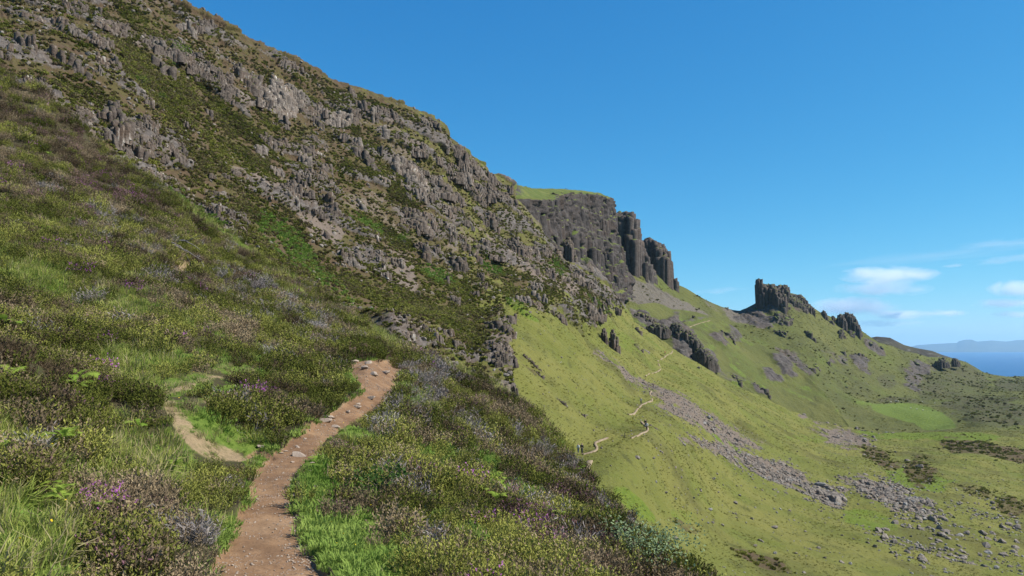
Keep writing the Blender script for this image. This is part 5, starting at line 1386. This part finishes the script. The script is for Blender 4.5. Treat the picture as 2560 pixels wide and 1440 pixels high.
trail(knoll, [(1706, 826), (1720, 819), (1737, 812), (1760, 805), (1776, 801)], 1.3, 'thin trail crossing the knoll')

# boulders: in the stone runs and over the foot of the slope
STONES = [stone_mesh('boulder', 200 + s, M_stone, sub=2, flat=.8, cuts=9, rough=.05) for s in range(8)]
PALES = [stone_mesh('boulder', 220 + s, M_palestone, sub=2, flat=.8, cuts=9, rough=.05) for s in range(3)]
for me in STONES + PALES: me.polygons.foreach_set('use_smooth', np.zeros(len(me.polygons), bool))
def boulder(P, size, label, group, squash=1.0):
    o = add('boulder', random.choice(STONES) if random.random() < .9 else random.choice(PALES), loc=tuple(P))
    o.rotation_euler = (random.gauss(0, .35), random.gauss(0, .35), random.uniform(0, 6.28))
    o.scale = (size, size * random.uniform(.8, 1.1), size * random.uniform(.75, 1.05) * squash)
    o.location.z -= size * .08
    return tag(o, label, 'boulder', group)
zones = [
    ([(1790, 1070, 80, 14, 35)], 30, (.9, 1.7), 'grey boulder in the upper stone run on the green slope', 'boulders in the upper stone run'),
    ([(1900, 1170, 130, 20, 28)], 48, (.9, 1.9), 'grey boulder in the long middle stone run', 'boulders in the middle stone run'),
    ([(2075, 1240, 50, 20, 28)], 34, (1.4, 3.2), 'big grey boulder in the heap ending the middle stone run', 'boulders in the heap at the end of the run'),
    ([(2220, 1240, 110, 22, 30)], 46, (1.0, 2.4), 'grey boulder in the right hand stone run', 'boulders in the right hand stone run'),
    ([(2120, 1092, 75, 18, 8)], 30, (1.2, 2.8), 'grey boulder in the far patch of stones in the valley', 'boulders in the far stone patch'),
    ([(2200, 1150, 120, 30, 20), (2140, 1050, 100, 14, 10)], 26, (1.2, 2.8), 'scattered boulder on the grass between the stone runs', 'boulders between the stone runs'),
    ([(2350, 1310, 90, 35, 25), (2480, 1290, 80, 40, 10), (2440, 1370, 110, 50, 10), (2330, 1300, 60, 20, 30), (2500, 1340, 60, 60, 0), (2300, 1360, 120, 50, 10)], 110, (.6, 2.2), 'lichened boulder scattered on the grass at the foot of the slope', 'boulders at the foot of the slope'),
    ([(1960, 1120, 220, 40, 30), (1740, 1210, 200, 70, 30)], 16, (.5, .9), 'small lone stone on the green slope', 'lone stones on the slope')]
for els, n, (a, b), lab, grp in zones:
    for i in range(n):
        u, v, ru, rv, an = random.choice(els)
        rr, th = math.sqrt(random.random()), random.uniform(0, 6.283)
        c, s = math.cos(math.radians(an)), math.sin(math.radians(an))
        x, y = rr * math.cos(th) * ru, rr * math.sin(th) * rv
        p = slope.hit(u + x * c - y * s, v + x * s + y * c)
        boulder(p, 1.45 * (a + (b - a) * random.random() ** 2.0), lab, grp)
for u, v, s, lab in ((1775, 1274, 1.5, 'orange brown stone pair alone on the grass left of the stone heap'), (1882, 1198, 1.0, 'dark flat stone just below the long middle stone run'), (1935, 1318, 1.6, 'dark reddish boulder lying alone on the open grass'), (2168, 1358, 1.1, 'pale stone with a dark hollow on the lower grass'),
                     (2258, 1358, 1.4, 'white lichened stone on the grass near the bottom'), (2384, 1390, 1.9, 'rounded dark boulder near the lower right corner'), (2398, 1366, 2.2, 'black shaded boulder beside the cluster at lower right'), (2310, 1420, 1.4, 'dark boulder at the bottom edge of the slope'),
                     (1955, 1160, 3.0, 'large block standing over the middle stone run'), (1674, 1063, .9, 'white stone on the slope right of the walker'), (1408, 892, 1.0, 'white stone high on the green slope'), (1664, 1232, .8, 'small pale stone below the hikers'),
                     (2142, 1042, 3.2, 'pale block at the far edge of the valley stones'), (2010, 1027, 4.0, 'dark boulder at the left end of the valley stones'), (2532, 1295, 3.0, 'big rock at the right edge by the bushes'), (1904, 1350, 1.3, 'flat stone slab among grass in the lower middle'), (1594, 1012, .9, 'dark stone on the trail beside the far walker'),
                     (1746, 922, 3.4, 'pale rock near the upper edge of the slope'), (1650, 1128, .7, 'little white stone beside the trail')):
    boulder(slope.hit(u, v), s, lab, None, .75)

# stones lying on the near path
PST = [stone_mesh('path_stone', 230 + s, M_pathstone, sub=2, flat=.55, cuts=8, rough=.03) for s in range(5)]
for me in PST: me.polygons.foreach_set('use_smooth', np.zeros(len(me.polygons), bool))
for u, v, s, lab in ((747, 1140, .30, 'large flat stone lying at the narrowest bend of the path'), (730, 1156, .10, 'small stone left in front of the large flat one'), (702, 1134, .12, 'pale stone on the left edge beside the grass wedge'), (714, 1128, .11, 'stone on the left path edge behind the pale one'),
                     (744, 1118, .13, 'stone bedded in the left side of the bend'), (762, 1098, .12, 'whitish stone in the middle of the narrow path'), (813, 1053, .36, 'big pale stone under the heather bank'), (824, 1044, .32, 'angular pale stone beside the big one at the bank'),
                     (840, 1068, .26, 'flat stone on the right of the two bank stones'), (870, 1032, .26, 'stone at the foot of the dark heather bush'), (892, 1018, .30, 'pale stone just before the path widens'), (896, 1012, .22, 'smaller stone touching the pale one where the path widens'),
                     (928, 997, .42, 'light flat stone centred on the upper path'), (935, 938, .55, 'pale double stone in the middle of the upper path'), (962, 932, .5, 'flat stone near the right side of the upper path'), (914, 922, .5, 'whitish stone at the top bend of the path'),
                     (922, 908, .4, 'small stone high on the path below the heather'), (886, 908, .45, 'stone on the broken left edge at the path top'), (780, 1158, .10, 'little stone near the right edge of the bend'), (776, 1178, .09, 'little stone at the mouth of the wide lower path'),
                     (652, 1128, .16, 'white flat stone in the bare hollow beside the path'), (790, 1218, .11, 'grey stone half hidden in the grass right of the path'), (630, 1254, .05, 'small stone on the left edge of the lower path'), (720, 1340, .05, 'small stone low in the middle of the path'),
                     (690, 1200, .07, 'small rock on the centre of the lower path'), (735, 1240, .06, 'small rock near the right edge of the lower path')):
    p = near.hit(u, v)
    o = add('path_stone', random.choice(PST), loc=tuple(p))
    s *= .58
    o.scale = (s * 1.15, s, s * random.uniform(.75, 1)); o.rotation_euler = (random.gauss(0, .15), random.gauss(0, .15), random.uniform(0, 6.28))
    tag(o, lab, 'stone', 'stones on the near path')

# ferns
def fern_leaf_mesh(seed):
    r = random.Random(seed)
    V, Fc = [], []
    L = 0.62
    def axis(t): return Vector((L * t * (1 - .12 * t), 0, L * (.75 * t - .72 * t * t)))
    N = 19
    for i in range(N):
        t = .12 + .86 * i / (N - 1)
        c = axis(t); tg = (axis(t + .01) - axis(t - .01)).normalized()
        ln = .17 * math.sin(math.pi * min(1, (.16 + .84 * (1 - t)) ** .8)) * r.uniform(.9, 1.1) + .012
        for sgn in (-1, 1):
            dr = (Vector((0, sgn, 0)) + tg * .45 + Vector((0, 0, r.uniform(-.18, .08)))).normalized()
            w = tg * .0135
            k = len(V)
            V += [c - w, c + w, c + dr * ln * .6 + w * .8, c + dr * ln, c + dr * ln * .6 - w * .8]
            Fc.append((k, k + 1, k + 2, k + 3, k + 4))
    k = len(V)
    for i in range(7):
        t = i / 6; c = axis(t); w = .005 * (1 - .7 * t)
        V += [c + Vector((0, -w, 0)), c + Vector((0, w, 0))]
    for i in range(6): Fc.append((k + 2 * i, k + 2 * i + 1, k + 2 * i + 3, k + 2 * i + 2))
    me = bpy.data.meshes.new('frond'); me.from_pydata([tuple(v) for v in V], [], Fc)
    return me
def leafy(name, a, b, tr=.35):
    g = G(name); t = g.n('ShaderNodeObjectInfo').outputs['Random']; col = g.mix(t, a, b)
    d = g.n('ShaderNodeBsdfDiffuse'); g.put(d.inputs['Color'], col); q = g.n('ShaderNodeBsdfTranslucent'); g.put(q.inputs['Color'], col)
    m = g.n('ShaderNodeMixShader'); m.inputs[0].default_value = tr
    g.t.links.new(d.outputs[0], m.inputs[1]); g.t.links.new(q.outputs[0], m.inputs[2]); g.t.links.new(m.outputs[0], g.out.inputs['Surface'])
    return g.m
M_fern = leafy('fern_green', (.16, .25, .035), (.26, .33, .06))
FRONDS = [fern_leaf_mesh(300 + s) for s in range(3)]
for me in FRONDS: me.materials.append(M_fern)
FERNS = [(8, 838, 1.35, 9, 'large bright fern cut by the left edge among heather'), (8, 975, 1.1, 6, 'fern at the left edge below the large one'), (196, 965, 1.0, 8, 'bright fern standing above the grass strip'), (188, 990, .9, 6, 'second bright fern just under the first at the grass strip'),
         (162, 1126, .8, 5, 'fern on the heather mound at the left'), (176, 1124, .7, 4, 'fern touching the one on the left mound'), (112, 1256, .62, 4, 'yellow green fern upright in the long grass'), (140, 1272, .6, 5, 'low fern beside the yellow green one'), (252, 1302, .5, 3, 'single pale fern at the edge of the brown bush'), (160, 1284, .6, 4, 'arched fern left of the brown heather bush'),
         (346, 1088, .7, 4, 'small fern on the grass rise'), (440, 1190, .7, 5, 'fern sprig behind the dark heather bush'), (5, 1160, .6, 4, 'fern sprig at the left edge halfway down'), (792, 1172, .55, 6, 'fern in the turf right of the path'), (1384, 1196, .75, 8, 'lone bright fern on the brow of the heather'), (1447, 1186, .85, 8, 'bright fern in front of the hiker in a white hat'),
         (1238, 1218, .9, 7, 'fern in the green patch of the right hand heather'), (1256, 1232, .8, 6, 'fern right of the green patch'), (1238, 1278, .7, 6, 'pale fern below the green patch'), (1372, 1300, .7, 5, 'fern among purple heather'), (1402, 1312, .6, 5, 'fern right of the purple heather'), (1046, 1232, .6, 4, 'tiny fern near the middle of the right hand heather'),
         (124, 392, 1.5, 7, 'pale fern high on the brown slope'), (404, 548, 1.8, 9, 'broad fern patch near the slope edge'), (424, 560, 1.5, 8, 'fern beside the broad patch near the slope edge'), (170, 562, 1.4, 5, 'fern in the olive heather'), (118, 582, 1.3, 4, 'yellowish fern in the olive heather'), (466, 592, 1.5, 5, 'yellow fern right above the eroded hollow'), (520, 770, .9, 4, 'fern tip in the heather in mid slope'), (1208, 1246, .6, 4, 'fern tip left of the pale fern')]
for k, (u, v, s, n, lab) in enumerate(FERNS):
    p = near.hit(u, v)
    t = empty('fern', tuple(p + np.array([0, 0, .10])))
    t.scale = (s * .46,) * 3
    tag(t, lab, 'fern', 'ferns in the heather')
    r = random.Random(k)
    for i in range(n):
        o = add('frond', FRONDS[i % 3], t)
        o.rotation_euler = (r.gauss(0, .2), -r.uniform(.1, .75), 6.283 * (i + r.random() * .6) / n)
        o.scale = (r.uniform(.7, 1.1),) * 3

# eroded hollow with hanging roots
M_soil = (lambda g: g.surf(g.mix(g.step(.35, .65, g.noise(.25, 5)), (.050, .034, .025), (.10, .068, .046)), .95, g.bump(g.noise(.08, 4), .8, .05), .1))(G('peat'))
M_root = (lambda g: g.surf(g.mix(g.step(.35, .65, g.noise(.05, 3)), (.17, .145, .13), (.27, .24, .22)), .9, None, .1))(G('grey_root'))
def tube(pts, radii, seg=6):
    V, Fc = [], []
    pts = [Vector(p) for p in pts]
    for i, p in enumerate(pts):
        tg = (pts[min(i + 1, len(pts) - 1)] - pts[max(i - 1, 0)]).normalized()
        a = tg.cross(Vector((0, 0, 1)) if abs(tg.z) < .9 else Vector((1, 0, 0))).normalized(); b = tg.cross(a)
        for j in range(seg):
            th = 6.2832 * j / seg
            V.append(p + (a * math.cos(th) + b * math.sin(th)) * radii[i])
    for i in range(len(pts) - 1):
        for j in range(seg):
            q = (j + 1) % seg
            Fc.append((i * seg + j, i * seg + q, (i + 1) * seg + q, (i + 1) * seg + j))
    Fc += [tuple(range(seg))[::-1], tuple(range((len(pts) - 1) * seg, len(pts) * seg))]
    return V, Fc
hp0 = near.hit(445, 640)
lip = tag(empty('peat_overhang', tuple(hp0)), 'dark peat overhang with grey roots above a bare hollow', 'peat bank')
Vv, Ff = [], []
edge_pts = [np.array(near.hit(u, v)) for u, v in ((385, 612), (400, 622), (420, 630), (440, 634), (462, 638), (480, 645), (494, 652), (506, 660))]
cs = []
for p in edge_pts:
    q = p - np.array(hp0)
    cs.append([q + np.array([-.15, .55, .22]), q + np.array([0, 0, .30]), q + np.array([.1, -.35, .16]), q + np.array([.08, -.28, -.18]), q + np.array([0, .15, -.42])])
CS = np.array(cs); CS += .16 * (rng.random(CS.shape) - .5)
add('peat_lip', make_mesh('peat_lip', CS, grid_faces(len(cs), 5), M_soil), lip)
for k in range(9):
    i = rng.integers(1, 7)
    s0 = cs[i][2] + np.array([0, 0, .02])
    pts = [s0]
    d = np.array([rng.uniform(.05, .2), -.06, -.02])
    for j in range(6):
        d = d + np.array([rng.uniform(-.08, .1), rng.uniform(-.06, .05), rng.uniform(-.10, .06)])
        pts.append(pts[-1] + d)
    v_, f_ = tube(pts, [.04 * (1 - j / 8) for j in range(7)])
    me = bpy.data.meshes.new('root'); me.from_pydata([tuple(x) for x in v_], [], f_); me.materials.append(M_root)
    add('root', me, lip)

# dark turf lip over the end of the path
lp = np.stack([near.hit(np.linspace(872, 1008, 16), np.full(16, 893.0) + o_) for o_ in (-2, 2)], 1)
LPm = np.stack([lp[:, 0] + [0, .5, .12], lp[:, 0] + [0, .1, .30], lp[:, 1] + [0, -.15, .24], lp[:, 1] + [0, -.08, .02], lp[:, 1] + [0, .15, -.2]], 1) + .07 * (rng.random((16, 5, 3)) - .5)
og_ = own_origin(LPm)
tag(add('turf_bank', make_mesh('turf_bank', LPm - og_, grid_faces(16, 5), M_soil), None, og_), 'dark overhanging turf bank at the top end of the path', 'turf bank')

# little trees on the crags
M_bark = (lambda g: g.surf(g.mix(g.noise(.1, 3), (.08, .065, .05), (.16, .14, .12)), .9))(G('bark'))
M_leaf = leafy('rowan_leaf', (.10, .16, .025), (.16, .22, .045))
M_paleleaf = leafy('willow_leaf', (.22, .29, .14), (.33, .38, .22))
def small_tree(layer, u, v, h, w, label, mat=M_leaf, n=260, seed=1, name='tree', cat='tree', ls=.10):
    r = random.Random(seed)
    p = layer.hit(u, v)
    t = tag(empty(name, tuple(p)), label, cat)
    V, Fc = [], []
    tips = []
    for k in range(5):
        a = r.uniform(0, 6.28)
        e = Vector((math.cos(a) * w * .35, math.sin(a) * w * .35, h * r.uniform(.55, .9)))
        v_, f_ = tube([Vector((0, 0, -.1)), Vector((e.x * .25, e.y * .25, h * .3)), e * .7 + Vector((0, 0, h * .05)), e], [.045 * h * .5, .035 * h * .5, .018 * h * .5, .006 * h * .5], 5)
        o_ = len(V); V += v_; Fc += [tuple(i + o_ for i in f) for f in f_]
        tips.append(e)
    me = bpy.data.meshes.new('trunk'); me.from_pydata([tuple(x) for x in V], [], Fc); me.materials.append(M_bark); add('trunk', me, t)
    V, Fc = [], []
    for k in range(n):
        e = r.choice(tips)
        c = e * r.uniform(.7, 1.08) + Vector((r.gauss(0, 1) * w * .17, r.gauss(0, 1) * w * .17, r.gauss(0, 1) * h * .13))
        d = Vector((r.gauss(0, 1), r.gauss(0, 1), r.gauss(0, .6))).normalized(); s_ = d.cross(Vector((r.gauss(0, 1), r.gauss(0, 1), r.gauss(0, 1)))).normalized()
        L = ls * h * r.uniform(.7, 1.3); k0 = len(V)
        V += [c, c + d * L * .5 + s_ * L * .32, c + d * L, c + d * L * .5 - s_ * L * .32]; Fc.append((k0, k0 + 1, k0 + 2, k0 + 3))
    me = bpy.data.meshes.new('crown'); me.from_pydata([tuple(x) for x in V], [], Fc); me.materials.append(mat); add('crown', me, t)
    return t
small_tree(slope, 456, 142, 3.6, 3.4, 'small light green tree on the upper rocks near the skyline', seed=1)
small_tree(slope, 352, 214, 2.0, 2.2, 'little green bush on the brown heather shelf', seed=2)
small_tree(slope, 1010, 612, 3.6, 4.0, 'small leafy tree among the rock slabs in mid slope', seed=3)
small_tree(slope, 400, 250, 1.6, 2.2, 'low pale green shrub below the bush on the shelf', seed=4)
small_tree(slope, 1455, 668, 4.5, 3.5, 'dark bush at the foot of the great cliff', seed=5)
small_tree(near, 1620, 1440, .62, 1.0, 'pale grey green willow shrub at the bottom edge', M_paleleaf, 1300, 6, 'shrub', 'shrub', .055)
small_tree(near, 945, 1235, .38, .5, 'dark green leafy shrub in the right hand heather', leafy('dark_leaf', (.045, .085, .02), (.07, .12, .03)), 260, 7, 'shrub', 'shrub', .14)

# ------------------------------------------------------------------ people and sheep
def plain(name, c, rough=.85):
    g = G(name); return g.surf(g.mix(g.step(.4, .6, g.noise(.05, 3)), tuple(q * .85 for q in c), c), rough)
CLOTH = {}
def cloth(c):
    if c not in CLOTH: CLOTH[c] = plain('cloth', c)
    return CLOTH[c]
M_skin = plain('skin', (.48, .30, .22), .6)
def skin_obj(name, J, E, mat, parent, root=0):
    me = bpy.data.meshes.new(name)
    me.from_pydata([j[0] for j in J], E, [])
    o = add(name, me, parent)
    m = o.modifiers.new('skin', 'SKIN'); m.use_smooth_shade = True
    for i, j in enumerate(J):
        sv = me.skin_vertices[0].data[i]; sv.radius = j[1] if isinstance(j[1], tuple) else (j[1], j[1]); sv.use_root = (i == root)
    s = o.modifiers.new('subdivision', 'SUBSURF'); s.levels = 1; s.render_levels = 1
    me.materials.append(mat)
    return o
def person(P, h, face, label, top, legs, hair, stride=.16, lean=0.0, pack=None, hat=None, sit=False, arm=.2):
    t = tag(empty('person', tuple(P)), label, 'person')
    t.rotation_euler.z = face
    k = h / 1.75
    t.scale = (k, k, k)
    s = stride
    hipz = .92
    L = lean
    def leg(sx, f): return [((sx * .09, 0, hipz - .04), (.085, .095)), ((sx * .095, f * .45 + .03, .50), (.058, .064)), ((sx * .095, f - .03 * abs(f), .09), (.042, .046)), ((sx * .10, f + .13, .04), (.036, .03))]
    def armj(sx, f): return [((sx * .19, L * .5, 1.40), (.052, .055)), ((sx * .25, -f * .5 + L * .3, 1.14), (.041, .043)), ((sx * .25, f * .55 + .08 + L * .3, .92), (.031, .033)), ((sx * .245, f * .65 + .13 + L * .3, .83), (.028, .035))]
    tor = [((0, 0, hipz), (.145, .105)), ((0, L * .2, 1.12), (.135, .10)), ((0, L * .5, 1.36), (.165, .11)), ((0, L * .62, 1.47), (.06, .06)), ((0, L * .7 + .01, 1.56), (.075, .085)), ((0, L * .72 + .02, 1.68), (.078, .095)), ((0, L * .72 + .01, 1.745), (.045, .055))]
    J = list(tor); E = [(i, i + 1) for i in range(6)]
    for sx, f in ((-1, s), (1, -s)):
        b = len(J); J += leg(sx, f); E += [(0, b), (b, b + 1), (b + 1, b + 2), (b + 2, b + 3)]
    for sx, f in ((-1, -arm), (1, arm)):
        b = len(J); J += armj(sx, f); E += [(2, b), (b, b + 1), (b + 1, b + 2), (b + 2, b + 3)]
    skin_obj('body', J, E, M_skin, t)
    g_ = .016
    gr = lambda j: (j[0], (j[1][0] + g_, j[1][1] + g_))
    JJ = [((0, 0, hipz - .02), (.155, .118)), gr(tor[1]), gr(tor[2]), ((0, L * .58, 1.44), (.075, .072))]; EE = [(0, 1), (1, 2), (2, 3)]
    for sx, f in ((-1, -arm), (1, arm)):
        a = armj(sx, f); b = len(JJ); JJ += [gr(a[0]), gr(a[1]), gr(a[2])]; EE += [(2, b), (b, b + 1), (b + 1, b + 2)]
    skin_obj('jacket', JJ, EE, cloth(top), t)
    JJ = [((0, 0, hipz + .04), (.152, .115)), ((0, 0, hipz - .05), (.15, .115))]; EE = [(0, 1)]
    for sx, f in ((-1, s), (1, -s)):
        a = leg(sx, f); b = len(JJ); JJ += [gr(a[0]), gr(a[1]), gr(a[2])]; EE += [(1, b), (b, b + 1), (b + 1, b + 2)]
    skin_obj('trousers', JJ, EE, cloth(legs), t)
    for sx, f in ((-1, s), (1, -s)):
        skin_obj('shoe', [((sx * .095, f - .04, .05), (.05, .05)), ((sx * .10, f + .07, .045), (.048, .042)), ((sx * .10, f + .16, .035), (.035, .03))], [(0, 1), (1, 2)], cloth((.05, .045, .04)), t)
    hc = hat or hair
    skin_obj('hat' if hat else 'hair', [((0, L * .72 - .02, 1.66), (.088, .088)), ((0, L * .72, 1.735), (.08, .09)), ((0, L * .72, 1.775), (.035, .04))] if not hat else [((0, L * .72, 1.70), (.13, .14)), ((0, L * .72, 1.72), (.09, .10)), ((0, L * .72, 1.80), (.07, .075))], [(0, 1), (1, 2)], cloth(hc), t)
    if pack:
        skin_obj('backpack', [((0, L * .2 - .17, 1.06), (.13, .085)), ((0, L * .4 - .19, 1.26), (.14, .09)), ((0, L * .5 - .17, 1.42), (.10, .06))], [(0, 1), (1, 2)], cloth(pack), t)
    return t
DK, WH, BL, RD = (.025, .025, .03), (.72, .72, .72), (.08, .13, .24), (.55, .035, .025)
person(slope.hit(1445.5, 1135.5) + [0, 0, .15], 1.62, 2.6, 'person in a white top and blue jeans walking beside the one in black', WH, BL, (.06, .04, .03), pack=(.09, .15, .33))
person(slope.hit(1455, 1137) + [0, 0, .15], 1.78, 2.9, 'person in black with arms raised to the face beside the white top', DK, (.03, .035, .05), (.02, .018, .016), stride=.2)
person(slope.hit(1446, 1180) + [0, 0, .1], 1.75, 3.0, 'person in a white hat half hidden behind the fern on the brow', (.10, .06, .06), DK, DK, hat=WH)
person(slope.hit(1617.5, 1078) + [0, 0, .15], 1.72, 2.6, 'person in a white shirt and dark trousers on the trail by the grey slab', WH, (.05, .05, .055), (.03, .02, .02), stride=.18)
person(slope.hit(1613.5, 1071) + [0, 0, .15], 1.80, 2.7, 'person in dark clothes right behind the white shirt walker', DK, DK, (.02, .02, .02), stride=.15)
person(slope.hit(1602.5, 1012) + [0, 0, .15], 1.85, 3.1, 'person with a reddish brown pack walking on the far trail stretch', (.35, .35, .36), (.06, .06, .07), DK, pack=(.26, .12, .08))
person(slope.hit(1631.5, 973) + [0, 0, .2], 1.75, 0.4, 'person in dark clothing beside the brown boulder on the stone run', (.05, .05, .06), DK, DK)
person(slope.hit(1661, 888) + [0, 0, .3], 1.9, .2, 'tiny person in a red jacket near the top of the trail', RD, (.08, .04, .05), DK)
for u, v, D, lab in ((1294.5, 464, 520, 'tiny dark person on the skyline at the left end of the cliff top'), (1414, 474.5, 640, 'left of two tiny people side by side on the cliff top'), (1417.5, 474.8, 640, 'right of two tiny people side by side on the cliff top')):
    person(PT(u, v, D) - np.array([0, 0, .1]), 1.8, 1.0, lab, DK, DK, DK)
# marker post by the trail
pm_ = slope.hit(1562, 1095)
vv, ff = tube([Vector((0, 0, -.2)), Vector((0, 0, .5)), Vector((.01, 0, .95))], [.07, .065, .06], 8)
me = bpy.data.meshes.new('marker_post'); me.from_pydata([tuple(x) for x in vv], [], ff); me.materials.append(plain('weathered_wood', (.10, .085, .07)))
tag(add('marker_post', me, loc=tuple(pm_)), 'short dark wooden post beside the trail dip', 'post')

M_wool = plain('wool', (.62, .58, .50), .95)
M_face = plain('sheep_face', (.20, .18, .16))
def sheep(P, rz, label, first=[None]):
    if first[0] is None:
        t = tag(empty('sheep', tuple(P)), label, 'sheep', 'sheep on the green field')
        J = [((-.45, 0, .70), (.20, .22)), ((-.15, 0, .66), (.27, .28)), ((.2, 0, .66), (.26, .28)), ((.45, 0, .74), (.17, .2)), ((.62, 0, .66), (.09, .1))]
        skin_obj('fleece', J, [(0, 1), (1, 2), (2, 3), (3, 4)], M_wool, t)
        skin_obj('head', [((.60, 0, .62), (.075, .075)), ((.72, 0, .45), (.07, .065)), ((.80, 0, .30), (.04, .04))], [(0, 1), (1, 2)], M_face, t)
        for x, y in ((-.42, .12), (-.42, -.12), (.36, .12), (.36, -.12)):
            v_, f_ = tube([Vector((x, y, .5)), Vector((x - .03, y, .25)), Vector((x, y, 0))], [.06, .035, .03], 6)
            me = bpy.data.meshes.new('leg'); me.from_pydata([tuple(q) for q in v_], [], f_); me.materials.append(M_face); add('leg', me, t)
        first[0] = t
    else:
        t = copy_thing(first[0], label, 'sheep on the green field'); t.location = tuple(P)
    t.rotation_euler.z = rz; t.scale = (1.35,) * 3
    return t
for u, v, rz, lab in ((2227, 1006.5, .3, 'white sheep at the left end of the far green field'), (2240, 1004, 2.9, 'left sheep of the close pair near the field top'), (2245, 1005, .1, 'right sheep of the close pair near the field top'), (2277, 1021.5, .2, 'sheep lower on the field, left of the row of three'), (2292, 1024, 3.0, 'middle sheep of the row of three'),
                     (2307, 1027.5, .5, 'right sheep of the row of three'), (2306, 1006.5, 1.0, 'sheep alone by the top edge of the field'), (2337, 1010, 2.6, 'rightmost sheep at the far edge of the field')):
    sheep(castle_hill.hit(u, v), rz, lab)
